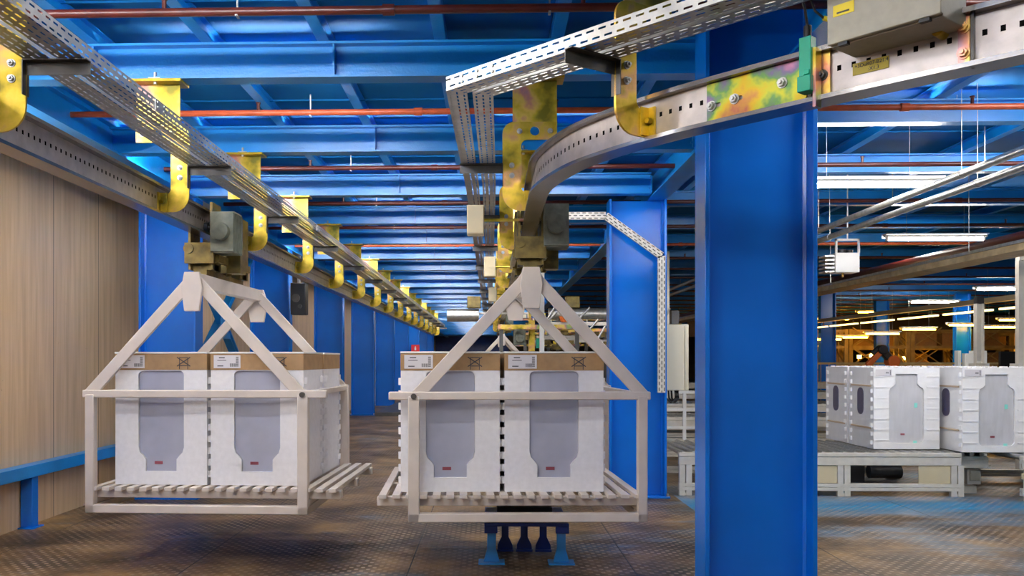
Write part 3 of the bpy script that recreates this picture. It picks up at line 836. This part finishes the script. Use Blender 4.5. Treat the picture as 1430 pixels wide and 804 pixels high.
# ================================================================ CONTROL CABINET + SENSOR near the rail
a = ah(1158, 66, .98); b = ah(1314, 21, .98); d = (b-a).normalized(); L_ = (b-a).length
T = Matrix(((d.x, -d.y, 0, 0), (d.y, d.x, 0, 0), (0,0,1,0), (0,0,0,1)))
t = thing('control_cabinet', 'grey control cabinet fixed above the curved rail at the top right', 'cabinet', (a.x, a.y, EYE+.98))
MB().box(0, L_, .012, .17, 0, .42, 0, T).build('cabinet_body', CABG, t, bevel=.003)
dr = MB().box(-.003, L_+.003, -.008, .010, .004, .42, 0, T).build('door', CABG, t, bevel=.003)
m = MB().box(.018, .085, -.0095, -.008, .085, .12, 0, T); m.build('warning_label', YEL, dr)
m = MB().box(.03, .07, -.0105, -.0095, .092, .097, 0, T); m.build('label_print', INK, dr)
m = MB()
for xx in (.03, L_-.06): m.box(xx, xx+.03, -.004, .014, -.006, .004, 0, T)
m.build('hinge', RUBBER, t)
m = MB().cyl((L_*.80, .13, .005), (L_*.80, .29, -.005), .016, 14, 0, T).cyl((L_*.80, .27, -.004), (L_*.80, .29, -.005), .026, 14, 0, T); m.build('mounting_tube', ZINC_Y, t)
p = rail_frame(1125)[0]; T = rail_T(1142, .045) @ Matrix.Scale(1.3, 4)
g = ah(1125, 100, .93)
t = thing('proximity_sensor', 'green plastic sensor hanging on a black cable in front of the rail', 'sensor', (p.x, p.y, ZR))
T2 = Matrix.Translation(-Vector((p.x, p.y, ZR))) @ T
m = MB().box(-.020, .012, -.03, .0, .058, .160, 0, T2).box(-.022, .014, -.036, .002, .020, .060, 0, T2).box(-.006, .010, -.034, -.030, .062, .075, 0, T2); m.build('sensor_body', GREEN, t, bevel=.003)
m = MB().cyl((-.004,-.015,.160), (-.004,-.015,.19), .010, 12, 0, T2); m.build('cable_gland', RUBBER, t)
m = MB().box(.012, .02, -.02, .01, -.02, .13, 0, T2); m.build('sensor_bracket', ZINC, t)
m = MB().tube([T2 @ Vector(q_) for q_ in ((-.004,-.015,.185), (-.012,-.013,.235), (-.032,-.01,.30), (-.040,-.01,.38), (-.036,-.01,.55))], .0045); m.build('cable', RUBBER, t)
t = thing('looped_cable', 'black cable with a yellow gland entering the grey cabinet from the left', 'cable', tuple(ah(1135, 20, 1.0)))
o3 = Vector(t.location); P = [ah(x_, y_, 1.02) - o3 for x_, y_ in ((1128,-30),(1133,0),(1140,14),(1150,25))]
Pn = [at(x_, y_, a.y+.05)-o3 for x_, y_ in ((1128,-40),(1131,-5),(1138,15),(1150,25),(1157,27))]
MB().tube(Pn, .004).build('cable', RUBBER, t)
MB().cyl(Pn[-2], Pn[-1], .008, 10).build('cable_gland', YEL, t)
# grey junction boxes by the middle tray
def junction(x, y, Yd, s, label):
    p = at(x, y, Yd); t = thing('junction_box', label, 'junction box', tuple(p))
    MB().box(-s*.5, s*.5, 0, s*1.1, -s*.85, s*.85).build('box_body', BEIGE, t, bevel=.004)
    MB().box(-s*.5+.004, s*.5-.004, -.006, 0, -s*.8, s*.8).build('box_cover', BEIGE, t, bevel=.002)
    m = MB().cyl((s*.5, .04, 0), (XC-.02-p.x, .04, 0), .010, 10); m.build('shaft', ZINC, t)
junction(664, 306, 5.75, .11, 'beige-grey sensor box on a short shaft left of the middle rail')
junction(684, 372, 8.3, .11, 'smaller grey sensor box further back beside the middle tray')
junction(688, 411, 12.0, .11, 'small grey sensor box furthest back beside the middle tray')
p = at(762, 311, 6.5); t = tag(MB().box(p.x-.05, p.x+.05, 6.5, 6.6, p.z-.09, p.z+.09).build('junction_box', CABG, bevel=.005), 'grey box on the right of the middle trolley at the channel end', 'junction box')

# cable channel around column 2
A = [(762,301),(846,301),(924,357),(924,548)]
t = thing('cable_channel', 'white perforated cable channel bent along the face of the second column', 'cable channel', tuple(at(846,301,9.10)))
o3 = Vector(t.location); m = MB()
def channel(p, q_, wdt=.075):
    M, l = m.frame(p, q_, up=(0,1,0))
    o = len(m.v)
    for (x0, z0, x1, z1) in ((-wdt/2,.0,wdt/2,.0), (-wdt/2,0,-wdt/2,.04), (wdt/2,0,wdt/2,.04)):
        o = len(m.v)
        for yy in (0, l):
            for x_, z_ in ((x0,z0),(x1,z1)): m.v.append(M @ Vector((x_, yy, z_)))
        m.uv[len(m.f)] = [(0,0),(0,wdt),(l,wdt),(l,0)]
        m.f.append([o, o+1, o+3, o+2])
PTS = [at(x_, y_, 9.108)-o3 for x_, y_ in A]
for i in range(3): channel(PTS[i], PTS[i+1])
m.build('channel_profile', perforated('white_channel', (.66,.64,.58), .06, .026, .036, .008, rough=.45, metal=.2, see_through=False), t)
p = at(945, 500, 9.45)
t = thing('wall_cabinet', 'pale beige cabinet beside the second column, black cables below it', 'cabinet', (p.x, 9.45, p.z))
MB().box(-.125, .125, .0, .22, -.34, .355).build('cabinet_body', CREAMP, t, bevel=.006)
MB().box(.085, .12, -.008, 0, -.335, .35).box(-.12, .075, -.008, 0, -.335, .35).build('door', CREAMP, t, bevel=.003)
for i in range(3):
    MB().tube([(-.10+.03*i, .08, -.34), (-.10+.03*i, .05, -.42), (-.05+.02*i, .04, -.47), (-.0+.015*i, .06, -.42), (.0+.015*i, .09, -.34)], .010).build('cable', RUBBER, t)
MB().box(-.05, .03, .02, .14, .356, .50).build('plug_box', DARKST, t, bevel=.004)
MB().box(-.17, -.125, .03, .2, .1, .2).box(-.17, -.125, .03, .2, -.2, -.1).build('mounting_bracket', GALV, t)
p = at(416, 416, 12.9)
t = thing('wall_box', 'black box with dangling cables hung below the left rail', 'box', (p.x, 12.9, p.z))
MB().box(-.11, .11, 0, .2, -.24, .22).build('box_body', RUBBER, t, bevel=.01)
MB().cyl((-.03,-.002,.0), (-.03,-.02,.0), .06, 14).cyl((.03,-.002,-.12), (.03,-.02,-.12), .03, 14).build('reel', DARKST, t)
MB().box(-.02,.02,.05,.09,.22, .62).build('support_bar', GALV, t)
p = at(580, 486, 37.04)
t = thing('fire_sign', 'small red fire extinguisher sign with a white symbol on a far blue column', 'sign', tuple(p))
MB().box(-.17, .17, 0, .05, -.145, .145).build('sign_board', REDS, t)
MB().prism([(-.035,-.085),(.035,-.085),(.035,.02),(.012,.045),(.03,.075),(-.02,.08),(-.012,.045),(-.035,.02)], -.003, 0).build('symbol', WHITEP, t)

# ================================================================ CONVEYORS
def conveyor(label, x0, x1, y0, y1, top=.45, group=None, panels=True, rollers=True, posts=None):
    t = thing('roller_conveyor', label, 'conveyor', ((x0+x1)/2, (y0+y1)/2, 0), 0, group)
    hx, hy = (x1-x0)/2, (y1-y0)/2
    for s_ in (-1, 1):
        yy = s_*hy
        m = MB()
        m.box(-hx, hx, yy-.025, yy+.025, top-.14, top-.055); m.box(-hx, hx, yy-.03, yy+.03, top-.052, top-.012)
        m.box(-hx, hx, yy-.025, yy+.025, .055, .09); m.box(-hx, hx, yy-.025, yy+.025, .094, .13)
        m.build('side_frame', ALU, t, bevel=.003)
        for xx in (posts or (x0+.06, (x0+x1)/2, x1-.06)):
            m = MB()
            for dx in (-.035, .035): m.box(xx-hx-x0-.03+dx+.0, xx-hx-x0+.03+dx, yy-.024, yy+.024, .0, top-.141)
            m.box(xx-hx-x0-.05, xx-hx-x0+.05, yy-.018, yy+.018, .0, .03)
            m.build('post', ALU, t, bevel=.002)
    if rollers:
        m = MB(); n = int((x1-x0)/.11)
        for i in range(n):
            xx = -hx + (i+.5)*2*hx/n; m.cyl((xx, -hy+.03, top-.03), (xx, hy-.03, top-.03), .028, 10)
        m.build('rollers', GALV, t)['kind'] = 'stuff'
    return t, hx, hy
f0 = ah(1140, 690, -1.4)
CXL, CXR = 1.95, 4.83
t, hx, hy = conveyor('long aluminium roller conveyor carrying foam-packed machines right of the near column', CXL, CXR, 9.36, 10.8, .46, posts=(2.02, 3.64, 4.79))
yF = -hy-.0255
for x0_, x1_ in ((1.98-.0, 2.06), (2.95, 3.57), (4.40, 4.72)):
    if x0_ < 2: continue
    MB().box(x0_-(CXL+CXR)/2, x1_-(CXL+CXR)/2, yF+.01, yF+.02, .135, .315).build('side_panel', BEIGE, t, bevel=.002)
MB().box(2.30-(CXL+CXR)/2, 2.55-(CXL+CXR)/2, -hy+.03, -hy+.2, .135, .315).build('drive_box', BEIGE, t, bevel=.004)
m = MB().box(.1, .6, -.4, 0, .10, .27).cyl((.62,-.45,.22), (.95,-.45,.22), .07, 16); m.build('drive_motor', RUBBER, t)
t, hx, hy = conveyor('aluminium roller conveyor cut off by the right edge of the frame', 5.26, 9.2, 9.05, 10.6, .46, posts=(5.36, 7.2, 9.1))
MB().box(-hx, hx, -hy-.02, -hy-.0, .22, .28).box(-hx, hx, -hy-.02, -hy-.0, .33, .38).build('cable_duct', BEIGE, t, bevel=.004)
t = thing('transfer_unit', 'narrow transfer unit standing in the gap between the two front conveyors', 'transfer unit', (5.02, 9.9, 0))
MB().box(-.14,.16,-.42,.42,.36,.40).box(-.14,.16,-.42,-.38,.28,.36).box(-.02,.12,-.35,-.2,.10,.26).box(-.03,.10,-.3,.3,0,.08).build('unit_frame', ALU, t, bevel=.004)
MB().box(.0,.10,-.37,-.36,.14,.25).build('gearbox', CABG, t)
m = MB().cyl((-.1,-.40,.42), (-.1,.40,.42), .025, 10).cyl((.0,-.40,.42), (.0,.40,.42), .025, 10).cyl((.1,-.40,.42), (.1,.40,.42), .025, 10); m.build('rollers', GALV, t)
# background conveyors
for i, (Y, x0_, x1_, tp) in enumerate(((12.6, 2.2, 5.4, .62), (14.8, 2.6, 9.5, .70), (17.4, 2.8, 11.5, .80), (20.5, 3.2, 14, .9))):
    conveyor(f'{["nearest","second","third","furthest"][i]} of the pale roller conveyors in the background behind the packed machines', x0_, x1_, Y, Y+1.0, tp, group='background conveyors', rollers=True)
# white ladder-like fence behind column 2
t = thing('safety_fence', 'white tubular fence seen in the gap between the two columns', 'fence', (2.75, 11.4, 0))
m = MB()
for z in (.55, .78, 1.0): m.bar((-.9, 0, z), (1.0, 0, z), .03, .035)
m.build('rail', WHITEP, t)
for xx in (-.85, -.3, .25, .8): MB().box(xx-.02, xx+.02, -.02, .02, 0, 1.35).build('post', WHITEP, t)

# packed machines on conveyors
pf = make_pack('x', 'g', 'foam')
P1 = ah(1221, 624, -.935)
zc = .462
def onconv(xl_, Yf): return xl_+.33, Yf
labs = ['front packed machine on the middle of the long conveyor, turquoise marks on its film', 'packed machine directly behind the front one on the long conveyor',
        'packed machine cut by the right frame edge, front of the pair on the right conveyor', 'packed machine behind the one at the right frame edge']
S1 = 1.10
pf.scale = (S1, S1, .975)
yF = 9.60; xF = at(1266, 600, yF).x
put(pf, True, (xF, yF, zc), 0, labs[0], 'foam-packed machines on the conveyors')
dup(pf, (xF, yF+.70, zc), 0, labs[1])
xG = at(1392, 600, 9.30).x
dup(pf, (xG, 9.30, zc), 0, labs[2]); dup(pf, (xG, 10.0, zc), 0, labs[3])
dup(pf, (xG+.78, 9.32, zc), 0, 'packed machine just outside the frame on the right conveyor')

# ================================================================ RIGHT HALL
# two bright conduits
for xx, zz, lab_ in ((3.62, 1.43, 'upper of two shiny conduits sloping across the right bay'), (3.74, 1.36, 'lower of two shiny conduits sloping across the right bay')):
    t = thing('ceiling_conduit', lab_, 'conduit', (xx, 8, EYE+zz))
    MB().cyl((0,-7,0), (0,14,0), .030, 12).build('conduit_pipe', GALV, t)
    for yy in (-4,-1,2,5): MB().cyl((0, yy, 0), (0, yy, .70 if zz > 1.4 else .77), .003, 6).cyl((0,yy-.02,0),(0,yy+.02,0),.034,12).build('suspension_wire', GALV, t)
# brownish tray and pipe
t = thing('cable_tray', 'wide brownish cable tray hanging below the right bay ceiling', 'cable tray', (5.35, 10, EYE+1.08))
MB().box(-.16,.16,-7,18,0,.01).box(-.165,-.16,-7,18,0,.10).box(.16,.165,-7,18,0,.10).build('tray_channel', mat('brown_tray', (.48,.36,.20), .5, .3, noise=.3), t)
MB().box(-.180,-.166,-7,18,.07,.10).build('tray_lip', GALV, t)
for yy in (-4,0,4,8,12): MB().cyl((-.1, yy, .01), (-.1, yy, .97), .004, 6).build('suspension_wire', GALV, t)
tag(MB().cyl((5.55, 2, EYE+1.30), (5.55, 28, EYE+1.30), .05, 12).build('ceiling_pipe', DREDP), 'brown pipe running above the wide cable tray on the right', 'pipe')
# white heater unit
p = at(1184, 366, 10.4)
t = thing('unit_heater', 'white boxy heater unit hanging in an open frame under the right ceiling', 'heater', tuple(p))
MB().box(-.14,.135,0,.24,-.115,.11).build('heater_body', WHITEP, t, bevel=.006)
m = MB()
for x_ in (-.14, .115): m.box(x_, x_+.022, -.002, .02, .11, .27)
m.box(-.14, .137, -.002, .02, .245, .27); m.cyl((0,.01,.27),(0,.01,EYE+2.148-p.z),.008,8)
m.build('hanging_frame', WHITEP, t)
m = MB()
for i in range(5): m.box(-.25, -.142, .02, .22, -.115+.045*i, -.095+.045*i)
m.build('louvre', GALV, t)
m = MB().cyl((-.05,.05,.11), (-.05,.05,.15), .05, 12).cyl((.04,.06,.11), (.04,.06,.145), .04, 12); m.build('fan_motor', RUBBER, t)
m = MB().cyl((-.02,.1,-.115), (-.02,.1,-.16), .012, 8); m.build('drain_pipe', ZINC_Y, t)
# aluminium posts
for x_, ytop, Yd, lab_ in ((1367, 424, 12.2, 'aluminium profile post rising behind the packed machines'), (1426, 364, 11.4, 'tall aluminium profile post at the right frame edge')):
    p = at(x_, ytop, Yd); t = thing('profile_post', lab_, 'post', (p.x, Yd, 0))
    h = p.z; MB().box(-.05,-.02,-.04,.04,0,h).box(.02,.05,-.04,.04,0,h).box(-.02,.02,-.03,.03,0,h-.005).build('profile', ALU, t)
    MB().box(-.045,.045,-.045,.045,h,h+.09).build('end_cap', RUBBER if x_ < 1400 else ALU, t)
    MB().box(-.09,.09,-.09,.09,1.30,1.36).build('clamp', ALU, t); MB().box(-.12,.12,-.07,.07,0,.012).build('foot_plate', ALU, t)
for x_, w_, ht in ((1340, .045, 1.50), (1353, .10, 1.50), (1361, .06, 1.50), (1376,.05,1.50)):
    p = at(x_, 500, 13.2)
    tag(MB().box(p.x-w_/2, p.x+w_/2, 13.2, 13.3, 0, ht+.02*((x_*7)%3)).build('guide_post', WHITEP, bevel=.003), {1340:'thin white guide post, leftmost beside the aluminium post',1353:'wide white guide post left of the aluminium post',1361:'white guide post touching the aluminium post on its left',1376:'white guide post right of the aluminium post'}[x_], 'post')
p = at(1414, 508, 16.4); t = thing('monitor', 'dark monitor panel standing near the right frame edge', 'monitor', (p.x, 16.4, 0))
MB().box(-.22,.22,0,.06,1.20,1.56).build('screen', RUBBER, t, bevel=.01); MB().box(-.03,.03,.0,.06,0,1.20).box(-.2,.2,-.15,.2,0,.02).build('stand', DARKST, t)
# robot arm
p = at(1226, 500, 17.0)
t = thing('robot_arm', 'orange industrial robot arm with a dark gripper behind the packed machines', 'robot', (p.x+.1, 17.0, 0))
MB().cyl((0,0,0),(0,0,.5),.22,20,r2=.18).build('base', DARKST, t)
MB().cyl((0,0,.5),(0,0,.72),.17,20).build('turret', ORANGE, t, bevel=.01)
MB().bar((.08,0,.68),(.16,0,1.36),.16,.15).cyl((.16,-.12,1.38),(.16,.12,1.38),.11,16).build('upper_arm', ORANGE, t, bevel=.02)
MB().bar((.16,0,1.38),(-.02,0,1.58),.13,.13).cyl((-.03,-.1,1.60),(-.03,.1,1.60),.09,16).build('elbow', RUBBER, t, bevel=.02)
MB().bar((-.03,0,1.58),(-.30,0,1.30),.10,.10).build('forearm', ORANGE, t, bevel=.015)
MB().box(-.40,-.24,-.1,.1,1.18,1.30).cyl((-.1,0,1.62),(-.2,0,1.52),.05,10).build('gripper', RUBBER, t, bevel=.01)
# yellow guard fence and storage racks in the distance
t = thing('guard_fence', 'low yellow-brown mesh fence across the right background', 'fence', (13, 22.5, 0))
m = MB()
for z in (.2, 1.3): m.box(-7, 7, -.02, .02, z, z+.05)
for i in range(70): m.box(-7+.2*i-.006, -7+.2*i+.006, -.005, .005, .2, 1.3)
m.build('mesh_panel', RACKM, t)
for i in range(8): MB().box(-7+2*i-.04, -7+2*i+.04, -.04, .04, 0, 1.4).build('post', RACKM, t)
def make_rack(label, loc, group):
    t = thing('storage_rack', label, 'rack', loc, 0, group)
    for x in (-.95, .95):
        m = MB()
        for y_ in (0, .9): m.box(x-.06, x+.06, y_-.05, y_+.05, 0, 2.45)
        for i in range(4): m.bar((x, 0, .2+.52*i), (x, .9, .72+.52*i), .04, .04)
        m.build('upright_frame', RACKM, t)
    m = MB()
    for z in (.5, 1.15, 1.8, 2.34):
        for y_ in (0, .9): m.box(-.95, .95, y_-.03, y_+.03, z, z+.09)
    m.build('shelf_beam', RACKM, t)
    m = MB()
    for z0 in (.6, 1.25, 1.9): m.bar((-.9, -.06, z0), (.0, -.06, z0+.6), .03, .035).bar((0, -.06, z0), (-.9, -.06, z0+.6), .03, .035)
    m.build('cross_brace', RACKM, t)
    return t
rk = make_rack('x', (0,0,0), 'racks in the right background'); n_ = 0
for j, Y in enumerate((30.5, 34.5)):
    for i in range(6 if j == 0 else 7):
        x = (11.0 if j == 0 else 12.6) + 2.05*i
        lb = f'yellow-lit storage rack in the right background, {ORD[i]} from the left in the {"front" if j==0 else "rear"} row'
        if n_ == 0: rk.location = (x, Y, 0); rk['label'] = lb
        else: dup(rk, (x, Y, 0), 0, lb)
        n_ += 1
cr = thing('storage_crate', 'x', 'crate', (0,0,0), 0, 'crates on the storage racks')
m = MB().box(-.36,.36,0,.7,.0,.04).box(-.36,-.33,0,.7,.04,.42).box(.33,.36,0,.7,.04,.42).box(-.33,.33,0,.03,.04,.42).box(-.33,.33,.67,.7,.04,.42)
for z in (.14,.26): m.box(-.36,.36,-.01,0,z,z+.03)
m.build('crate_box', CARD, cr)
n_ = 0
for j, Y in enumerate((30.6, 34.6)):
    for i in range(6):
        for q, z in enumerate((.59, 1.24, 1.89)):
            for e in (-1, 1):
                if random.random() < .45: continue
                x = (11.0 if j == 0 else 12.6)+2.05*i + e*.45
                lb = f'brown crate on the {["lower","middle","upper"][q]} level of the {ORD[i]} rack in the {"front" if j==0 else "rear"} row, {"left" if e<0 else "right"} half'
                if n_ == 0: cr.location = (x, Y, z); cr['label'] = lb
                else: dup(cr, (x, Y, z), 0, lb)
                n_ += 1
tag(MB().box(8.2, 26, 37.4, 37.6, EYE+.98, EYE+1.84).build('mezzanine_beam', BROWNM), 'dark brown mezzanine edge beam above the distant racks', 'beam')

# middle-distance machinery between the carrier arms
t = thing('motor_station', 'cluttered brown drive station on a cross beam behind the middle carrier', 'machine', (1.35, 15.5, EYE+.7))
MB().cyl((-2.1,0,.08),(-1.55,0,.08),.11,18).build('drum', GALV, t)
MB().cyl((-.35,.0,.10),(1.6,0,.10),.10,18).build('duct', GALV, t)
MB().box(-1.75,-1.52,-.12,.1,.20,.40).build('gearbox', BRASS, t, bevel=.01)
MB().box(-.06,.18,-.12,.1,.20,.40).build('gearbox', BRASS, t, bevel=.01)
m = MB().box(-.5,1.8,-.05,.05,-.10,-.04).box(-.2,1.8,.5,.6,-.38,-.33).box(-2.1,-.5,.02,.05,.10,.13).box(-1.1,2.0,.2,.28,-.60,-.55)
for xx in (-.45,.75,1.2,1.7): m.box(xx-.02,xx+.02,-.03,.03,-.6,1.171)
m.build('support_frame', ALU, t)
m = MB()
for i in range(26):
    x, z, y_ = random.uniform(-.8,1.9), random.uniform(-.62,-.08), random.uniform(-.1,.5)
    m.box(x, x+random.uniform(.06,.22), y_, y_+.12, z, z+random.uniform(.03,.10))
m.build('actuators', BRASS, t)
for i in range(8):
    x, z = random.uniform(-.8,1.8), random.uniform(-.5,0); MB().cyl((x,-.1,z),(x+random.uniform(-.3,.3),-.1,z+.3),.018,8).build('air_cylinder', GALV, t)
MB().cyl((-.10,-.2,-.05),(-.10,-.2,.05),.05,14,r2=.09).build('beacon', ORANGE, t)
for i, (x_, y_, Yd) in enumerate(((745,455,14.0),(770,470,17.5),(800,460,19.0),(835,468,21.0),(815,440,18.0))):
    p = at(x_, y_, Yd)
    t = thing('pallet_conveyor', f'{["nearest","second","third","fourth","highest"][i]} raised conveyor section in the clutter behind the middle carrier', 'conveyor', (p.x, Yd, 0), 0, 'raised conveyors behind the middle carrier')
    m = MB().box(-.55,.75,-.04,.04,p.z-.05,p.z+.02).box(-.55,.75,.6,.68,p.z-.05,p.z+.02)
    m.build('side_frame', ALU if i % 2 else ZINC, t)
    m = MB()
    for q in range(9): m.cyl((-.5+.15*q,0,p.z),(-.5+.15*q,.62,p.z),.03,8)
    m.build('rollers', GALV, t)
    m = MB()
    for xx in (-.5,.7): m.box(xx-.03,xx+.03,.2,.26,0,p.z-.05)
    m.build('leg', DARKST, t)
t = thing('valve_gantry', 'steel gantry crowded with pale valve blocks and pipes behind the middle carrier', 'machine', (2.05, 20.3, 0))
m = MB()
for xx in (-.9, .9): m.box(xx-.05, xx+.05, -.05, .05, 0, 2.45)
for z in (1.72, 1.98, 2.3): m.box(-1.5, 1.5, -.04, .04, z, z+.05)
m.build('gantry_frame', ZINC, t)
for i in range(34):
    x, z = -1.4+2.8*random.random(), random.choice((1.77, 2.03, 2.35)); w_ = random.uniform(.05,.14); y_ = random.uniform(-.12,.0)
    MB().box(x, x+w_, y_-.1, y_, z, z+random.uniform(.06,.17)).build('valve_block', random.choice((CREAMP, BRASS, GALV, DARKST, YEL, GREEN, CREAMP)), t, bevel=.004)
for i in range(7):
    x = -1.3+.4*i; MB().tube([(x,-.15,1.75),(x+.05,-.2,1.9),(x+.2,-.18,2.0),(x+.22,-.15,2.35)], .014).build('hose', random.choice((RUBBER, GALV)), t)
t = thing('lift_frame', 'small olive motor and bracket hung low behind the middle carrier', 'machine', (.62, 14.63, EYE+.2))
MB().box(-.25,-.05,-.1,.1,.05,.30).cyl((-.15,-.1,.15),(-.15,-.22,.15),.07,14).build('motor', OLIVE, t, bevel=.008)
MB().box(.0,.10,-.05,.1,-.05,.45).box(-.3,.15,-.02,.02,.30,.34).box(.0,.04,.0,.04,.45,1.46).build('bracket', ZINC_Y, t)
MB().box(.12,.22,-.08,.05,.0,.16).build('sensor_box', GREEN, t)
tag(MB().box(.66,.72,12.0,12.1,0,EYE+1.64).build('support_post', WHITEP), 'slim white vertical post behind the middle carrier', 'post')

# ================================================================ LAMPS
def make_tube(material, L_, label, loc, group, rz=0, drop=0, refl=True):
    t = thing('tube_lamp', label, 'lamp', loc, rz, group)
    MB().cyl((-L_/2, 0, 0), (L_/2, 0, 0), .019, 10).build('tube', material, t)
    m = MB().box(-L_/2-.04, L_/2+.04, -.075, .075, .055, .075).box(-L_/2-.04, L_/2+.04, -.03, .03, .028, .055).box(-L_/2-.04, L_/2+.04, .070, .075, .02, .055)
    for s_ in (-1, 1): m.box(s_*(L_/2+.005)-.012, s_*(L_/2+.005)+.012, -.022, .022, -.022, .03)
    m.build('housing', WHITEP, t, bevel=.003)
    if drop:
        for s_ in (-1, 1): MB().cyl((s_*L_*.3, 0, .075), (s_*L_*.3, 0, drop), .003, 6).build('suspension_wire', GALV, t)
    return t
# left bay: fittings tucked behind each beam
a0 = None
for k in range(-4, 28):
    Y = Y1+SP*k+.22
    lab_ = f'tube lamp tucked behind the {ORD[k]} left bay beam' if k >= 0 else f'tube lamp above the camera, {ORD[k+4]} of the row'
    if a0 is None: a0 = make_tube(EML, 1.2, lab_, (-1.35, Y, HB+.135), 'tube lamps of the left bay')
    else: dup(a0, (-1.35 if k < 1 else -.95, Y, HB+.135), 0, lab_)
    if k in (1, 4, 7, 10, 13, 16):
        for x_ in (-2.5, .55): dup(a0, (x_, Y, HB+.135), 0, lab_.replace('tube lamp', 'left tube lamp' if x_ < 0 else 'right tube lamp'))
for k in (-3, -1, 1):  # hidden tubes added over the left rail to put more light on the wall
    dup(a0, (-2.55, Y1+SP*k+.22, HB+.135), 0, f'unseen tube lamp added near the cream wall over the left rail, {ORD[(k+3)//2]} of three')
b0 = None
for x_, y_, H_, c, drop in ((1212,259,1.60,0,.45),(1306,334,1.60,0,.45),(1305,422,1.55,0,.5),(1404,404,1.55,0,.5),(1225,436,1.55,1,.5),(1162,446,1.55,1,.5)):
    p = ah(x_, y_, H_)
    lb = {1212:'bright tube lamp touching the near column on the right, largest in view',1306:'second large tube lamp in the right bay, below the first',1305:'white tube lamp right of the middle of the right background',1404:'white tube lamp by the tall aluminium post',1225:'yellow tube lamp, right of two above the robot',1162:'yellow tube lamp beside the near column edge'}[x_]
    make_tube(EMW if c else EMC, 1.25, lb, tuple(p), 'tube lamps of the right bay', drop=2.148-H_)
for i, (x_, y_) in enumerate(((1151,474),(1188,471),(1232,466),(1283,460),(1348,454),(1418,447),(1395,457))):
    p = at(x_, y_, 24.5+.5*(i%2))
    make_tube(EMW, .9, f'small yellow tube lamp before the racks, {ORD[i]} from the left' if i < 5 else ('small yellow tube lamp at the far right edge' if i==5 else 'small yellow tube lamp left of the edge one'), tuple(p), 'yellow tube lamps before the racks', drop=EYE+2.148-p.z)
for i, (x_, y_) in enumerate(((1200,498),(1217,496),(1348,491),(1362,491),(1140,484),(1262,500),(1395,500))):
    p = at(x_, y_, 33.0)
    t = thing('lantern', f'small glowing yellow lamp among the racks, {ORD[i]} in the row' , 'lamp', tuple(p), 0, 'glowing lamps among the racks')
    MB().cyl((0,0,-.06),(0,0,.06),.07,12).build('bulb', EMW, t); MB().cyl((0,0,.06),(0,0,.10),.09,12).build('cap', DARKST, t); MB().cyl((0,.09,-p.z),(0,.09,.10),.02,8).cyl((0,.09,.10),(0,0,.10),.02,8).build('lamp_pole', DARKST, t)
# lit trunking
t = thing('lamp_trunking', 'long warm-lit lamp trunking receding across the right background', 'lamp', (8.0, 18, EYE+.92))
MB().box(-.05,.05,-9,7,0,.08).build('trunk', mat('trunk_metal', (.62,.50,.30), .4, .3), t)
m = MB()
for i in range(9): m.box(-.03,.03,-8.7+1.75*i,-8.7+1.75*i+1.5,-.13,-.10)
m.build('light_strip', EMWD, t)
for i in range(9): MB().box(-.01,.01,-8.5+1.75*i,-8.5+1.75*i+.02,-.10,0).build('strip_hanger', DARKST, t)
# unseen fill lamps added to brighten the near column, rails and right bay
for x_, y_ in ((.2,.7),(-2.7,.7),(5.4,3.63),(4.2,5.5),(7.0,7.37),(3.4,7.37),(7.2,5.5),(5.2,7.37),(2.9,3.63)):
    make_tube(EML, 1.25, f'{["first","second","third","fourth","fifth","sixth","seventh","eighth","ninth"][[.2,-2.7,5.4,4.2,7.0,3.4,7.2,5.2,2.9].index(x_)]} of the unseen fill tubes added above and beside the camera', (x_, y_, HB+.12 if x_ < 1.6 else EYE+1.99), 'added fill lamps around the camera', drop=(.168 if x_ < 1.6 else .158))
for y_ in (5.45, 4.0, 2.2):  # out-of-view tubes added to wash the cream wall with light
    make_tube(EML, 1.25, f'unseen tube lamp added to brighten the cream wall, {"nearest" if y_ > 5 else "second" if y_ > 3 else "third"} from the carrier', (-3.45, y_, EYE+1.45), 'added fill lamps beside the cream wall', rz=pi/2, drop=.22)
